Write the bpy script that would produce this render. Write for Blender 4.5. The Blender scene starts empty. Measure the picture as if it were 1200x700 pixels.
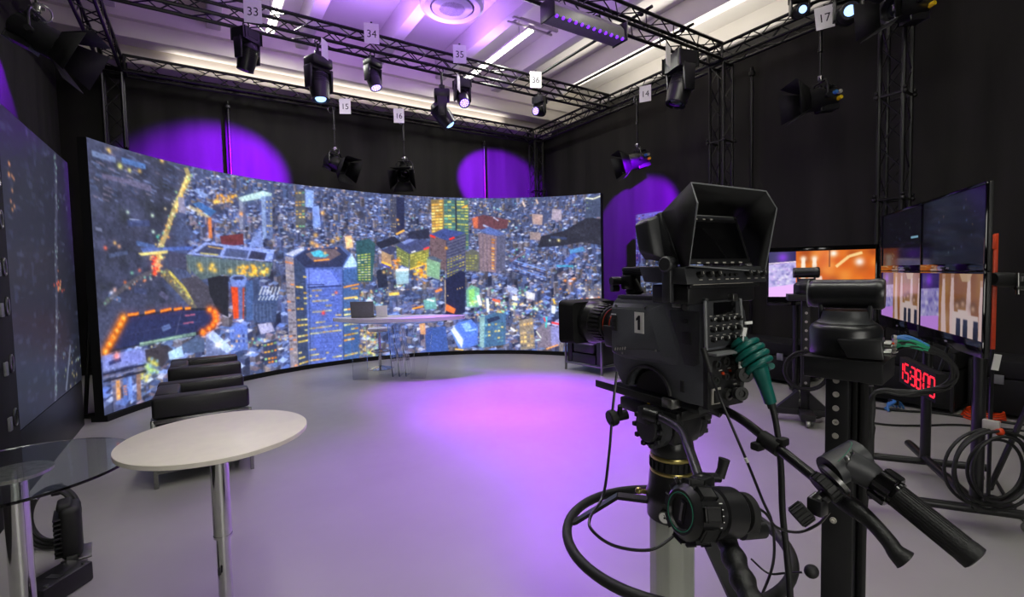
import bpy, bmesh, math, random
import numpy as np
from mathutils import Matrix, Vector, Euler
random.seed(7)
PI = math.pi
SC = bpy.context.scene
COL = SC.collection
R = math.radians

# ------------------------------------------------------------------ camera
F, YAW, PITCH, ROLL, CAMH = 560.0, R(33), R(2.9), R(1.2), 1.5
_f = Vector((math.sin(YAW)*math.cos(PITCH), math.cos(YAW)*math.cos(PITCH), -math.sin(PITCH)))
_r0 = Vector((math.cos(YAW), -math.sin(YAW), 0)); _u0 = _r0.cross(_f)
_rt = _r0*math.cos(ROLL) - _u0*math.sin(ROLL); _up = _u0*math.cos(ROLL) + _r0*math.sin(ROLL)
EYE = Vector((0, 0, CAMH))
def ray(x, y): return _f + _rt*((x-600)/F) - _up*((y-350)/F)
def on_z(x, y, z=0.0):
    d = ray(x, y); return EYE + d*((z-CAMH)/d.z)
def on_x(x, y, v):
    d = ray(x, y); return EYE + d*(v/d.x)
def on_y(x, y, v):
    d = ray(x, y); return EYE + d*(v/d.y)
def at_d(x, y, t): return EYE + ray(x, y)*t
cam = bpy.data.cameras.new('camera'); cam.sensor_width = 36; cam.lens = F/1200*36
cam.clip_start = 0.05; cam.clip_end = 100
co = bpy.data.objects.new('camera', cam); COL.objects.link(co)
m = Matrix((( _rt.x, _up.x, -_f.x, 0), (_rt.y, _up.y, -_f.y, 0), (_rt.z, _up.z, -_f.z, 0), (0, 0, 0, 1)))
m.translation = EYE; co.matrix_world = m; SC.camera = co

# ------------------------------------------------------------------ materials
def lin(c):
    if isinstance(c, str):
        c = c.lstrip('#'); c = tuple(int(c[i:i+2], 16) for i in (0, 2, 4))
    out = []
    for v in c[:3]:
        v = v/255.0
        out.append(v/12.92 if v <= 0.04045 else ((v+0.055)/1.055)**2.4)
    return (out[0], out[1], out[2], 1.0)
def mat(name, col, rough=0.5, metal=0.0, noise=0.08, scale=30.0, bump=0.0, spec=0.5, coat=0.0, stretch=None):
    M = bpy.data.materials.new(name); M.use_nodes = True
    nt = M.node_tree; P = nt.nodes['Principled BSDF']
    c = lin(col)
    P.inputs['Roughness'].default_value = rough; P.inputs['Metallic'].default_value = metal
    P.inputs['Specular IOR Level'].default_value = spec; P.inputs['Coat Weight'].default_value = coat
    tc = nt.nodes.new('ShaderNodeTexCoord'); nz = nt.nodes.new('ShaderNodeTexNoise')
    nz.inputs['Scale'].default_value = scale; nz.inputs['Detail'].default_value = 4
    src = tc.outputs['Object']
    if stretch:
        mp = nt.nodes.new('ShaderNodeMapping'); mp.inputs['Scale'].default_value = stretch
        nt.links.new(src, mp.inputs['Vector']); src = mp.outputs['Vector']
    nt.links.new(src, nz.inputs['Vector'])
    rp = nt.nodes.new('ShaderNodeValToRGB')
    rp.color_ramp.elements[0].position = 0.3; rp.color_ramp.elements[1].position = 0.7
    rp.color_ramp.elements[0].color = tuple(max(0, v*(1-noise)) for v in c[:3]) + (1,)
    rp.color_ramp.elements[1].color = tuple(min(1, v*(1+noise)) for v in c[:3]) + (1,)
    nt.links.new(nz.outputs['Fac'], rp.inputs['Fac']); nt.links.new(rp.outputs['Color'], P.inputs['Base Color'])
    if bump:
        bp = nt.nodes.new('ShaderNodeBump'); bp.inputs['Strength'].default_value = bump; bp.inputs['Distance'].default_value = 0.01
        nt.links.new(nz.outputs['Fac'], bp.inputs['Height']); nt.links.new(bp.outputs['Normal'], P.inputs['Normal'])
    return M
def glow(name, col, strength):
    M = bpy.data.materials.new(name); M.use_nodes = True
    P = M.node_tree.nodes['Principled BSDF']
    P.inputs['Base Color'].default_value = (0.02, 0.02, 0.02, 1)
    P.inputs['Emission Color'].default_value = lin(col); P.inputs['Emission Strength'].default_value = strength
    return M
def glass(name, col, rough=0.02, ior=1.45, alpha=None):
    M = bpy.data.materials.new(name); M.use_nodes = True
    P = M.node_tree.nodes['Principled BSDF']
    P.inputs['Base Color'].default_value = lin(col); P.inputs['Roughness'].default_value = rough
    P.inputs['IOR'].default_value = ior; P.inputs['Transmission Weight'].default_value = 1.0
    return M
def screen_mat(name, strength, rough=0.45, attr='picture', spec=0.12):
    M = bpy.data.materials.new(name); M.use_nodes = True
    nt = M.node_tree; P = nt.nodes['Principled BSDF']
    P.inputs['Base Color'].default_value = (0.012, 0.012, 0.014, 1); P.inputs['Roughness'].default_value = rough; P.inputs['Specular IOR Level'].default_value = spec
    a = nt.nodes.new('ShaderNodeAttribute'); a.attribute_name = attr
    nt.links.new(a.outputs['Color'], P.inputs['Emission Color']); P.inputs['Emission Strength'].default_value = strength
    return M
K = dict(
    black=mat('black_paint', (24, 24, 26), 0.45, noise=0.15),
    matt=mat('matt_black', (15, 15, 16), 0.75, noise=0.15, spec=0.3),
    satin=mat('satin_black_metal', (27, 27, 29), 0.32, 0.0, noise=0.15, scale=60),
    truss=mat('black_truss_metal', (26, 25, 25), 0.35, 0.3, noise=0.2, scale=12),
    body=mat('charcoal_camera_casing', (80, 82, 88), 0.5, noise=0.08, scale=220, bump=0.06),
    body2=mat('graphite_panel', (46, 47, 50), 0.45, noise=0.1, scale=150),
    rubber=mat('black_rubber', (20, 20, 21), 0.6, noise=0.2, scale=90, bump=0.08),
    grip=mat('ribbed_grip_rubber', (23, 23, 24), 0.5, noise=0.25, scale=140, bump=0.2),
    chrome=mat('polished_chrome', (205, 205, 205), 0.08, 1.0, noise=0.04),
    steel=mat('brushed_steel', (150, 150, 148), 0.3, 1.0, noise=0.1, scale=60),
    alu=mat('anodised_aluminium', (186, 190, 180), 0.33, 0.35, noise=0.06, scale=40, stretch=(1, 1, 0.05)),
    brass=mat('brass_ring', (196, 180, 110), 0.28, 0.9, noise=0.08),
    white=mat('white_paper', (240, 239, 236), 0.7, noise=0.03),
    ink=mat('black_ink', (18, 18, 20), 0.6),
    laminate=mat('cream_laminate', (226, 219, 207), 0.42, noise=0.03, scale=18),
    whitetop=mat('white_lacquer', (225, 225, 228), 0.25, noise=0.02),
    leather=mat('black_leather', (26, 26, 28), 0.36, noise=0.2, scale=90, bump=0.12),
    green=mat('teal_cable_sleeve', (8, 92, 84), 0.35, noise=0.1, scale=50),
    orange=mat('orange_paint', (214, 66, 22), 0.45, noise=0.1),
    red=mat('red_plastic', (190, 30, 24), 0.4),
    yellow=mat('yellow_plastic', (232, 196, 20), 0.4),
    blue=mat('blue_cable', (60, 120, 190), 0.45),
    mint=mat('green_cable', (40, 150, 110), 0.45),
    grey=mat('mid_grey_plastic', (110, 112, 114), 0.5),
    lightgrey=mat('light_grey_paint', (172, 168, 160), 0.5),
    disc=mat('radially_brushed_disc', (214, 206, 198), 0.3, 0.7, noise=0.25, scale=40),
    silver=mat('fresnel_silver', (120, 118, 116), 0.4, 0.2),
    glass=glass('clear_glass', (236, 246, 243), 0.01, 1.45),
    acrylic=glass('clear_acrylic', (248, 248, 252), 0.02, 1.35),
    gloss=mat('gloss_black', (16, 16, 17), 0.12),
    lens=mat('coated_lens', (10, 12, 20), 0.05, coat=1.0),
    darkglass=mat('dark_screen_glass', (8, 8, 10), 0.08, spec=0.6),
)

# ------------------------------------------------------------------ mesh builder
def axes(o, x, y):
    x = Vector(x).normalized(); y = Vector(y); y = (y - x*y.dot(x)).normalized(); z = x.cross(y)
    M = Matrix(((x.x, y.x, z.x, 0), (x.y, y.y, z.y, 0), (x.z, y.z, z.z, 0), (0, 0, 0, 1))); M.translation = Vector(o)
    return M
def toward(d, o=(0, 0, 0), up=(0, 0, 1)):
    """matrix whose +Z looks along d"""
    d = Vector(d).normalized(); u = Vector(up)
    if abs(d.dot(u)) > 0.99: u = Vector((0, 1, 0))
    x = u.cross(d).normalized(); y = d.cross(x)
    M = Matrix(((x.x, y.x, d.x, 0), (x.y, y.y, d.y, 0), (x.z, y.z, d.z, 0), (0, 0, 0, 1))); M.translation = Vector(o)
    return M
class B:
    def __init__(s, M=None): s.bm = bmesh.new(); s.M = M or Matrix()
    def _face(s, vs):
        try: return s.bm.faces.new(vs)
        except ValueError: return None
    def box(s, c, sz, rot=(0, 0, 0), bev=0.0, seg=2, M=None):
        T = s.M @ (M or Matrix()) @ Matrix.Translation(Vector(c)) @ Euler([R(a) for a in rot]).to_matrix().to_4x4()
        r = bmesh.ops.create_cube(s.bm, size=1.0)
        for v in r['verts']:
            v.co = T @ Vector((v.co.x*sz[0], v.co.y*sz[1], v.co.z*sz[2]))
        if bev > 0:
            es = list({e for v in r['verts'] for e in v.link_edges})
            bmesh.ops.bevel(s.bm, geom=es, offset=bev, segments=seg, affect='EDGES', profile=0.5)
        return s
    def hexa(s, p, bev=0.0, seg=2):
        """8 corners: bottom 4 (ccw) then top 4"""
        vs = [s.bm.verts.new(s.M @ Vector(q)) for q in p]
        for f in ((3, 2, 1, 0), (4, 5, 6, 7), (0, 1, 5, 4), (1, 2, 6, 5), (2, 3, 7, 6), (3, 0, 4, 7)):
            s._face([vs[i] for i in f])
        if bev > 0:
            es = list({e for v in vs for e in v.link_edges})
            bmesh.ops.bevel(s.bm, geom=es, offset=bev, segments=seg, affect='EDGES', profile=0.5)
        return s
    def lathe(s, prof, o=(0, 0, 0), d=(0, 0, 1), n=24, closed=False, M=None):
        T = s.M @ (M if M is not None else toward(d, o))
        rings = []
        for r, z in prof:
            if r < 1e-6: rings.append([s.bm.verts.new(T @ Vector((0, 0, z)))])
            else: rings.append([s.bm.verts.new(T @ Vector((r*math.cos(2*PI*k/n), r*math.sin(2*PI*k/n), z))) for k in range(n)])
        seq = list(zip(rings, rings[1:]))
        if closed: seq.append((rings[-1], rings[0]))
        for a, b in seq:
            for k in range(n):
                k2 = (k+1) % n
                q = [a[k % len(a)], a[k2 % len(a)], b[k2 % len(b)], b[k % len(b)]]
                u = []
                for v in q:
                    if v not in u: u.append(v)
                if len(u) > 2: s._face(u)
        return s
    def cyl(s, p0, p1, r0, r1=None, n=18, bev=0.0):
        p0, p1 = Vector(p0), Vector(p1); r1 = r0 if r1 is None else r1; h = (p1-p0).length
        if bev > 0: pr = [(0, 0), (r0-bev, 0), (r0, bev), (r1, h-bev), (r1-bev, h), (0, h)]
        else: pr = [(0, 0), (r0, 0), (r1, h), (0, h)]
        return s.lathe(pr, p0, p1-p0, n)
    def ring(s, p0, p1, ro, ri, n=24):
        h = (Vector(p1)-Vector(p0)).length
        return s.lathe([(ri, 0), (ro, 0), (ro, h), (ri, h)], p0, Vector(p1)-Vector(p0), n, closed=True)
    def ball(s, c, r, n=12, M=None):
        rx = (r, r, r) if not hasattr(r, '__len__') else r
        T = s.M @ (M or Matrix()) @ Matrix.Translation(Vector(c)) @ Matrix.Diagonal((rx[0], rx[1], rx[2], 1))
        bmesh.ops.create_uvsphere(s.bm, u_segments=n*2, v_segments=n, radius=1.0, matrix=T)
        return s
    def tube(s, pts, r, n=8, closed=False, cap=True):
        P = [Vector(p) for p in pts]; N = len(P)
        rad = r if hasattr(r, '__len__') else [r]*N
        rings = []; nrm = None
        for i in range(N):
            if closed: t = P[(i+1) % N]-P[(i-1) % N]
            else: t = P[min(i+1, N-1)]-P[max(i-1, 0)]
            if t.length < 1e-9: t = Vector((0, 0, 1))
            t.normalize()
            if nrm is None:
                a = Vector((0, 0, 1)) if abs(t.z) < 0.9 else Vector((1, 0, 0))
                nrm = (a - t*a.dot(t)).normalized()
            else:
                nrm = (nrm - t*nrm.dot(t))
                nrm = nrm.normalized() if nrm.length > 1e-6 else t.orthogonal().normalized()
            b = t.cross(nrm)
            rings.append([s.bm.verts.new(s.M @ (P[i] + (nrm*math.cos(2*PI*k/n) + b*math.sin(2*PI*k/n))*rad[i])) for k in range(n)])
        pairs = list(zip(rings, rings[1:])) + ([(rings[-1], rings[0])] if closed else [])
        for A, C in pairs:
            for k in range(n): s._face([A[k], A[(k+1) % n], C[(k+1) % n], C[k]])
        if cap and not closed:
            s._face(list(reversed(rings[0]))); s._face(rings[-1])
        return s
    def prism(s, poly, h, M=None, bev=0.0, seg=2):
        """polygon in local xy, extruded 0..h along local z of M"""
        T = s.M @ (M or Matrix())
        a = [s.bm.verts.new(T @ Vector((x, y, 0))) for x, y in poly]; b = [s.bm.verts.new(T @ Vector((x, y, h))) for x, y in poly]
        n = len(poly)
        fs = [s._face(list(reversed(a))), s._face(b)]
        for k in range(n): fs.append(s._face([a[k], a[(k+1) % n], b[(k+1) % n], b[k]]))
        if bev > 0:
            es = list({e for f in fs if f for e in f.edges})
            bmesh.ops.bevel(s.bm, geom=es, offset=bev, segments=seg, affect='EDGES', profile=0.5)
        return s
    def sheet(s, poly, M=None):
        T = s.M @ (M or Matrix()); s._face([s.bm.verts.new(T @ Vector((p[0], p[1], p[2] if len(p) > 2 else 0))) for p in poly]); return s
    def shell(s, a, b, t):
        """open funnel between two loops of 3D points, thickness t outward is left to a solidify"""
        A = [s.bm.verts.new(s.M @ Vector(p)) for p in a]; C = [s.bm.verts.new(s.M @ Vector(p)) for p in b]; n = len(a)
        for k in range(n): s._face([A[k], A[(k+1) % n], C[(k+1) % n], C[k]])
        return s
    def text(s, txt, size, M, depth=0.0008, squeeze=1.0):
        cu = bpy.data.curves.new('lettering', 'FONT'); cu.body = txt; cu.size = size; cu.align_x = 'CENTER'; cu.align_y = 'CENTER'; cu.extrude = depth
        ob = bpy.data.objects.new('lettering', cu); COL.objects.link(ob)
        dg = bpy.context.evaluated_depsgraph_get(); dg.update()
        me = bpy.data.meshes.new_from_object(ob.evaluated_get(dg))
        T = s.M @ M @ Matrix.Diagonal((squeeze, 1, 1, 1))
        me.transform(T); s.bm.from_mesh(me)
        bpy.data.meshes.remove(me); bpy.data.objects.remove(ob); bpy.data.curves.remove(cu)
        return s
    def done(s, name, material, parent=None, smooth=40, label=None, loc=None, solid=0.0):
        bmesh.ops.recalc_face_normals(s.bm, faces=s.bm.faces[:])
        me = bpy.data.meshes.new(name); s.bm.to_mesh(me); s.bm.free()
        if smooth:
            me.shade_smooth(); me.set_sharp_from_angle(angle=R(smooth))
        me.materials.append(material if not isinstance(material, str) else K[material])
        o = bpy.data.objects.new(name, me); COL.objects.link(o)
        if parent is not None: o.parent = parent
        if label: o['label'] = label
        if loc is not None: o.location = loc
        if solid:
            md = o.modifiers.new('thickness', 'SOLIDIFY'); md.thickness = solid; md.offset = 0
        return o
def tag(o, label, cat, group=None, kind=None):
    o['label'] = label; o['category'] = cat
    if group: o['group'] = group
    if kind: o['kind'] = kind
    return o
def thing(name, label, cat, loc=(0, 0, 0), rotz=0.0, group=None):
    o = bpy.data.objects.new(name, None); COL.objects.link(o); o.empty_display_size = 0.05
    o.location = loc; o.rotation_euler = (0, 0, rotz)
    return tag(o, label, cat, group)
def struct(o): o['kind'] = 'structure'; return o
def copy_tree(o, parent=None, label=None, loc=None, rotz=None):
    c = o.copy(); COL.objects.link(c)
    if parent is not None: c.parent = parent
    for ch in [q for q in bpy.data.objects if q.parent == o]: copy_tree(ch, c)
    if label: c['label'] = label
    if loc is not None: c.location = loc
    if rotz is not None: c.rotation_euler = (0, 0, rotz)
    return c
def spline(pts, n=12, closed=False):
    P = [Vector(p) for p in pts]; out = []; N = len(P)
    for i in range(N if closed else N-1):
        if closed: p0, p1, p2, p3 = P[(i-1) % N], P[i], P[(i+1) % N], P[(i+2) % N]
        else: p0, p1, p2, p3 = P[max(i-1, 0)], P[i], P[i+1], P[min(i+2, N-1)]
        for k in range(n):
            t = k/n
            out.append(0.5*((2*p1) + (p2-p0)*t + (2*p0-5*p1+4*p2-p3)*t*t + (3*p1-p0-3*p2+p3)*t**3))
    if not closed: out.append(P[-1])
    return out
def arc(c, r, a0, a1, n=24, u=(1, 0, 0), v=(0, 1, 0)):
    c, u, v = Vector(c), Vector(u), Vector(v)
    return [c + (u*math.cos(a0+(a1-a0)*k/n) + v*math.sin(a0+(a1-a0)*k/n))*r for k in range(n+1)]
def spot(name, loc, target, power, col, angle, blend=0.3, rad=0.05):
    L = bpy.data.lights.new(name, 'SPOT'); L.energy = power; L.color = col; L.spot_size = R(angle); L.spot_blend = blend; L.shadow_soft_size = rad
    o = bpy.data.objects.new(name, L); COL.objects.link(o); o.location = loc
    o.rotation_euler = (Vector(target)-Vector(loc)).to_track_quat('-Z', 'Y').to_euler(); return o
# ------------------------------------------------------------------ painted pictures for the lit screens (vertex colours of a dense flat grid)
class Canvas:
    def __init__(s, w, h, col, T=None):
        s.w, s.h = w, h; s.a = np.zeros((h, w, 3)); s.a[:] = np.array(col, float); s.T = T or (lambda p: p)
        s.rg = np.random.default_rng(11)
    def _blend(s, x0, y0, mask, col, al):
        h, w = mask.shape; r = s.a[y0:y0+h, x0:x0+w]
        k = (mask*al)[..., None]; r[:] = r*(1-k) + np.array(col, float)*k
    def raw_poly(s, pts, col, al=1.0):
        P = np.array(pts, float)
        x0 = max(0, int(P[:, 0].min())-1); x1 = min(s.w, int(P[:, 0].max())+2); y0 = max(0, int(P[:, 1].min())-1); y1 = min(s.h, int(P[:, 1].max())+2)
        if x1 <= x0 or y1 <= y0: return
        acc = np.zeros((y1-y0, x1-x0))
        for sx in (0.25, 0.75):
            for sy in (0.25, 0.75):
                X, Y = np.meshgrid(np.arange(x0, x1)+sx, np.arange(y0, y1)+sy); ins = np.zeros(X.shape, bool); n = len(P)
                for i in range(n):
                    ax, ay = P[i]; bx, by = P[(i+1) % n]
                    if ay == by: continue
                    c = (ay > Y) != (by > Y)
                    ins ^= c & (X < (bx-ax)*(Y-ay)/(by-ay)+ax)
                acc += ins*0.25
        s._blend(x0, y0, acc, col, al)
    def poly(s, pts, col, al=1.0): s.raw_poly([s.T(p) for p in pts], col, al)
    def raw_dot(s, x, y, r, col, al=1.0, soft=1.0):
        x0 = max(0, int(x-r*2.5-1)); x1 = min(s.w, int(x+r*2.5+2)); y0 = max(0, int(y-r*2.5-1)); y1 = min(s.h, int(y+r*2.5+2))
        if x1 <= x0 or y1 <= y0: return
        X, Y = np.meshgrid(np.arange(x0, x1)+0.5, np.arange(y0, y1)+0.5)
        s._blend(x0, y0, np.exp(-((X-x)**2+(Y-y)**2)/(r*r)), col, al)
    def dot(s, p, r, col, al=1.0):
        q = s.T(p); s.raw_dot(q[0], q[1], r, col, al)
    def line(s, p, q, w, col, al=1.0):
        a, b = np.array(s.T(p), float), np.array(s.T(q), float); d = b-a; L = np.hypot(*d)
        if L < 1e-6: return
        n = np.array((-d[1], d[0]))/L*w/2; s.raw_poly([a+n, b+n, b-n, a-n], col, al)
    def path(s, pts, w, col, al=1.0):
        for p, q in zip(pts, pts[1:]): s.line(p, q, w, col, al)
    def grid(s, quad, nx, ny, cols, prob=0.7, fill=(0.75, 0.55), al=0.9):
        """lit windows in the quad (tl, tr, br, bl)"""
        Q = [np.array(s.T(p), float) for p in quad]
        def at(u, v): return (Q[0]*(1-u)+Q[1]*u)*(1-v) + (Q[3]*(1-u)+Q[2]*u)*v
        for j in range(ny):
            run = s.rg.random() < prob
            for i in range(nx):
                if s.rg.random() < 0.35: run = s.rg.random() < prob
                if not run: continue
                c = cols[s.rg.integers(len(cols))]
                u0, u1, v0, v1 = i/nx, (i+fill[0])/nx, j/ny, (j+fill[1])/ny
                s.raw_poly([at(u0, v0), at(u1, v0), at(u1, v1), at(u0, v1)], np.array(c)*s.rg.uniform(0.8, 1.1), al)
    def houses(s, n, region, sizes, roofs, sides, lights=0.1, lcols=((255, 220, 140),)):
        """small blocks with a roof and a darker side, inside a polygon given in picture points"""
        P = np.array([s.T(p) for p in region], float); x0, y0 = P.min(0); x1, y1 = P.max(0)
        pts = []
        while len(pts) < n:
            x, y = s.rg.uniform(x0, x1), s.rg.uniform(y0, y1); ins = False
            for i in range(len(P)):
                ax, ay = P[i]; bx, by = P[(i+1) % len(P)]
                if (ay > y) != (by > y) and x < (bx-ax)*(y-ay)/(by-ay)+ax: ins = not ins
            if ins: pts.append((x, y))
        pts.sort(key=lambda p: p[1])
        for x, y in pts:
            t = (y-y0)/max(1, y1-y0); w = s.rg.uniform(sizes[0], sizes[1])*(0.7+0.6*t); d = w*s.rg.uniform(0.25, 0.5); h = w*(s.rg.uniform(0.4, 1.0) if s.rg.random() < 0.75 else s.rg.uniform(1.2, 2.4)); k = s.rg.uniform(0.3, 0.7)*w; sk = s.rg.uniform(-0.25, 0.25)*w
            rc = np.array(roofs[s.rg.integers(len(roofs))])*s.rg.uniform(0.8, 1.15); sc = np.array(sides[s.rg.integers(len(sides))])*s.rg.uniform(0.8, 1.15)
            y -= h*0.5; m = (x-w/2+k, y+d*0.6)
            s.raw_poly([(x-w/2, y), m, (m[0], m[1]+h), (x-w/2, y+h)], sc, 0.9); s.raw_poly([m, (x+w/2, y+sk*0.2), (x+w/2, y+h+sk*0.2), (m[0], m[1]+h)], sc*0.66, 0.9)
            s.raw_poly([(x-w/2, y), m, (x+w/2, y+sk*0.2), (x-w/2+(w-k), y-d*0.6)], rc, 0.95)
            if s.rg.random() < lights:
                s.raw_dot(x+s.rg.uniform(-w/2, w/2), y+h*s.rg.random(), s.rg.uniform(0.8, 1.8), lcols[s.rg.integers(len(lcols))], 0.9)
    def bloom(s, level=150, r=4, amt=0.45):
        b = np.clip(s.a-level, 0, None)
        for _ in range(3):
            for ax_ in (0, 1):
                p = np.pad(b, [(r, r) if i == ax_ else (0, 0) for i in range(3)], 'edge'); c = np.cumsum(p, axis=ax_)
                c = np.concatenate([np.zeros_like(np.take(c, [0], ax_)), c], ax_); n = 2*r+1
                b = (np.take(c, range(n, c.shape[ax_]), ax_)-np.take(c, range(0, c.shape[ax_]-n), ax_))/n
        s.a = np.clip(s.a+b*amt*2.2, 0, 255)
    def speckle(s, amp, cell=2):
        n = s.rg.normal(0, amp, (s.h//cell+1, s.w//cell+1)); n = np.repeat(np.repeat(n, cell, 0), cell, 1)[:s.h, :s.w]
        s.a = np.clip(s.a*(1+n[..., None]), 0, 255)
    def blur(s, k=1):
        for _ in range(k):
            p = np.pad(s.a, ((1, 1), (1, 1), (0, 0)), 'edge'); s.a = (p[:-2, 1:-1]+p[2:, 1:-1]+p[1:-1, :-2]+p[1:-1, 2:]+4*p[1:-1, 1:-1])/8
    def mesh(s, name, P, material, parent=None):
        """P(u, v) -> point; v runs down"""
        h, w = s.h, s.w
        me = bpy.data.meshes.new(name)
        vs = np.array([tuple(P((i+0.5*0)/(w-1), j/(h-1))) for j in range(h) for i in range(w)], np.float32)
        idx = (np.arange(h-1)[:, None]*w + np.arange(w-1)[None, :]).ravel()
        fs = np.stack([idx, idx+w, idx+w+1, idx+1], 1).astype(np.int32)
        me.vertices.add(len(vs)); me.vertices.foreach_set('co', vs.ravel())
        me.loops.add(fs.size); me.loops.foreach_set('vertex_index', fs.ravel())
        me.polygons.add(len(fs)); me.polygons.foreach_set('loop_start', np.arange(0, fs.size, 4, dtype=np.int32)); me.polygons.foreach_set('loop_total', np.full(len(fs), 4, np.int32))
        me.update(); me.validate()
        at = me.color_attributes.new('picture', 'FLOAT_COLOR', 'POINT')
        c = s.a/255.0; l = np.where(c <= 0.04045, c/12.92, ((c+0.055)/1.055)**2.4)
        rgba = np.concatenate([l.reshape(-1, 3), np.ones((h*w, 1))], 1).astype(np.float32)
        at.data.foreach_set('color', rgba.ravel())
        me.shade_smooth(); me.materials.append(material)
        o = bpy.data.objects.new(name, me); COL.objects.link(o)
        if parent is not None: o.parent = parent
        return o
# ------------------------------------------------------------------ curved video wall with the city at dusk
LC, LR, LA0, LA1, LZ0 = Vector((2.305, 4.849, 0)), 3.72, R(150.6), R(19.6), 0.07
def led_top(u): return 3.03 - 0.17*max(0.0, (u-0.42)/0.58)
def led_pt(u, v, r=LR):
    a = LA0 + (LA1-LA0)*u; zt = led_top(u)
    return Vector((LC.x + r*math.cos(a), LC.y + r*math.sin(a), zt + (LZ0-zt)*v))
CW, CH = 900, 322
def led_T(p):
    d = ray(p[0], p[1]); o = Vector((EYE.x-LC.x, EYE.y-LC.y)); e = Vector((d.x, d.y))
    a = e.dot(e); b = 2*o.dot(e); c = o.dot(o)-LR*LR
    t = (-b + math.sqrt(max(0, b*b-4*a*c)))/(2*a); q = o + e*t; z = CAMH + d.z*t
    u = (LA0-math.atan2(q.y, q.x))/(LA0-LA1); zt = led_top(min(1, max(0, u)))
    return (u*CW, (zt-z)/(zt-LZ0)*CH)
def paint_city(cv):
    rg = cv.rg
    ROOF = [(124, 148, 204), (154, 172, 220), (96, 120, 178), (174, 188, 226), (108, 120, 164), (132, 154, 208), (86, 102, 152), (196, 202, 228), (160, 156, 176), (138, 122, 140)]
    SIDE = [(84, 94, 138), (100, 108, 150), (118, 122, 154), (70, 78, 116), (136, 128, 142), (92, 112, 164), (150, 138, 136)]
    WARM = [(255, 214, 120), (255, 180, 90), (255, 236, 180), (240, 240, 220)]
    COOL = [(190, 255, 225), (120, 240, 200), (255, 255, 240), (255, 210, 130), (150, 235, 255)]
    # distant quarter, mid quarter, low quarter
    cv.houses(3000, [(205, 185), (360, 215), (560, 232), (704, 225), (704, 330), (560, 330), (420, 300), (225, 300)], (5, 11), ROOF, SIDE, 0.07, WARM+COOL)
    cv.houses(1900, [(225, 285), (430, 295), (704, 310), (704, 414), (560, 418), (300, 442), (225, 395)], (8, 17), ROOF, SIDE, 0.14, WARM+COOL)
    cv.houses(260, [(118, 400), (250, 388), (300, 445), (122, 488)], (9, 20), ROOF, SIDE, 0.2, WARM)
    for _ in range(120):
        q = cv.T((rg.uniform(215, 700), rg.uniform(235, 330))); cv.raw_dot(q[0], q[1], rg.uniform(3, 8), [(44, 46, 62), (52, 54, 74), (60, 58, 72)][rg.integers(3)], 0.6)
    for _ in range(26):
        cx, cy = rg.uniform(230, 690), rg.uniform(245, 400); wc = WARM+COOL
        for _ in range(12): cv.dot((cx+rg.normal(0, 7), cy+rg.normal(0, 3.5)), rg.uniform(0.8, 2.0), wc[rg.integers(len(wc))], 0.85)
    # wooded quarter on the left
    cv.poly([(100, 155), (212, 190), (222, 200), (205, 240), (194, 280), (180, 320), (215, 362), (120, 420), (100, 400)], (72, 77, 106))
    for _ in range(420):
        p = (rg.uniform(104, 205), rg.uniform(180, 365)); c = [(48, 52, 70), (56, 58, 76), (70, 74, 104), (40, 44, 58), (84, 88, 122), (52, 56, 64)][rg.integers(6)]
        q = cv.T(p); cv.raw_dot(q[0], q[1], rg.uniform(3, 9), c, 0.5)
    for _ in range(150):
        p = (rg.uniform(106, 212), rg.uniform(168, 235)); q = cv.T(p); w = rg.uniform(4, 12)
        c = np.array([(86, 100, 142), (110, 122, 166), (70, 80, 116), (124, 116, 140)][rg.integers(4)])*rg.uniform(0.8, 1.1)
        cv.raw_poly([(q[0], q[1]), (q[0]+w, q[1]+2), (q[0]+w, q[1]+4), (q[0], q[1]+2.5)], c, 0.7)
    for a, b, w, c in (((108, 180), (136, 188), 7, (122, 142, 184)), ((143, 188), (171, 196), 7, (88, 128, 190)), ((120, 207), (150, 213), 6, (110, 104, 138)), ((150, 213), (178, 222), 8, (112, 108, 142)),
                       ((152, 258), (165, 260), 4, (190, 205, 250)), ((150, 262), (176, 262), 8, (64, 74, 118)), ((112, 268), (120, 270), 4, (120, 126, 160)), ((128, 300), (150, 296), 5, (80, 92, 130)),
                       ((160, 285), (182, 290), 6, (84, 110, 168)), ((128, 345), (142, 352), 6, (98, 120, 170)), ((158, 340), (172, 342), 7, (70, 78, 118)), ((188, 343), (197, 350), 7, (96, 96, 132))):
        cv.line(a, b, w, c, 0.85)
    for p, r, c in (((128, 177), 3, (236, 200, 110)), ((141, 195), 3.4, (226, 226, 130)), ((152, 200), 2.6, (220, 214, 120)), ((164, 201), 2.6, (228, 190, 100)), ((150, 249), 2.2, (190, 214, 204)), ((179, 253), 2.2, (214, 240, 214)),
                    ((180, 272), 2.4, (220, 250, 240)), ((185, 278), 2, (90, 220, 200)), ((192, 274), 2, (110, 210, 190)), ((194, 245), 1.8, (230, 210, 170)), ((199, 254), 1.8, (120, 220, 200)), ((124, 291), 2.4, (240, 110, 90)),
                    ((155, 320), 2, (140, 220, 190)), ((164, 317), 2.2, (250, 130, 110)), ((135, 285), 2.2, (230, 180, 110)), ((140, 289), 2.4, (210, 160, 130)), ((127, 352), 2.4, (130, 210, 160)), ((149, 336), 2.4, (200, 210, 215)), ((147, 331), 2, (220, 110, 60)),
                    ((135, 340), 2.6, (235, 190, 180)), ((131, 343), 2.6, (210, 210, 235)), ((190, 189), 3, (240, 200, 120))):
        cv.dot(p, r, c, 0.95)
    # avenue
    cv.path([(218, 197), (222, 208), (213, 226), (205, 245), (200, 258), (196, 272), (188, 290), (184, 318)], 7, (176, 160, 112), 0.9)
    cv.path([(220, 206), (213, 224), (206, 244)], 4, (226, 204, 140), 0.8)
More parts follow.
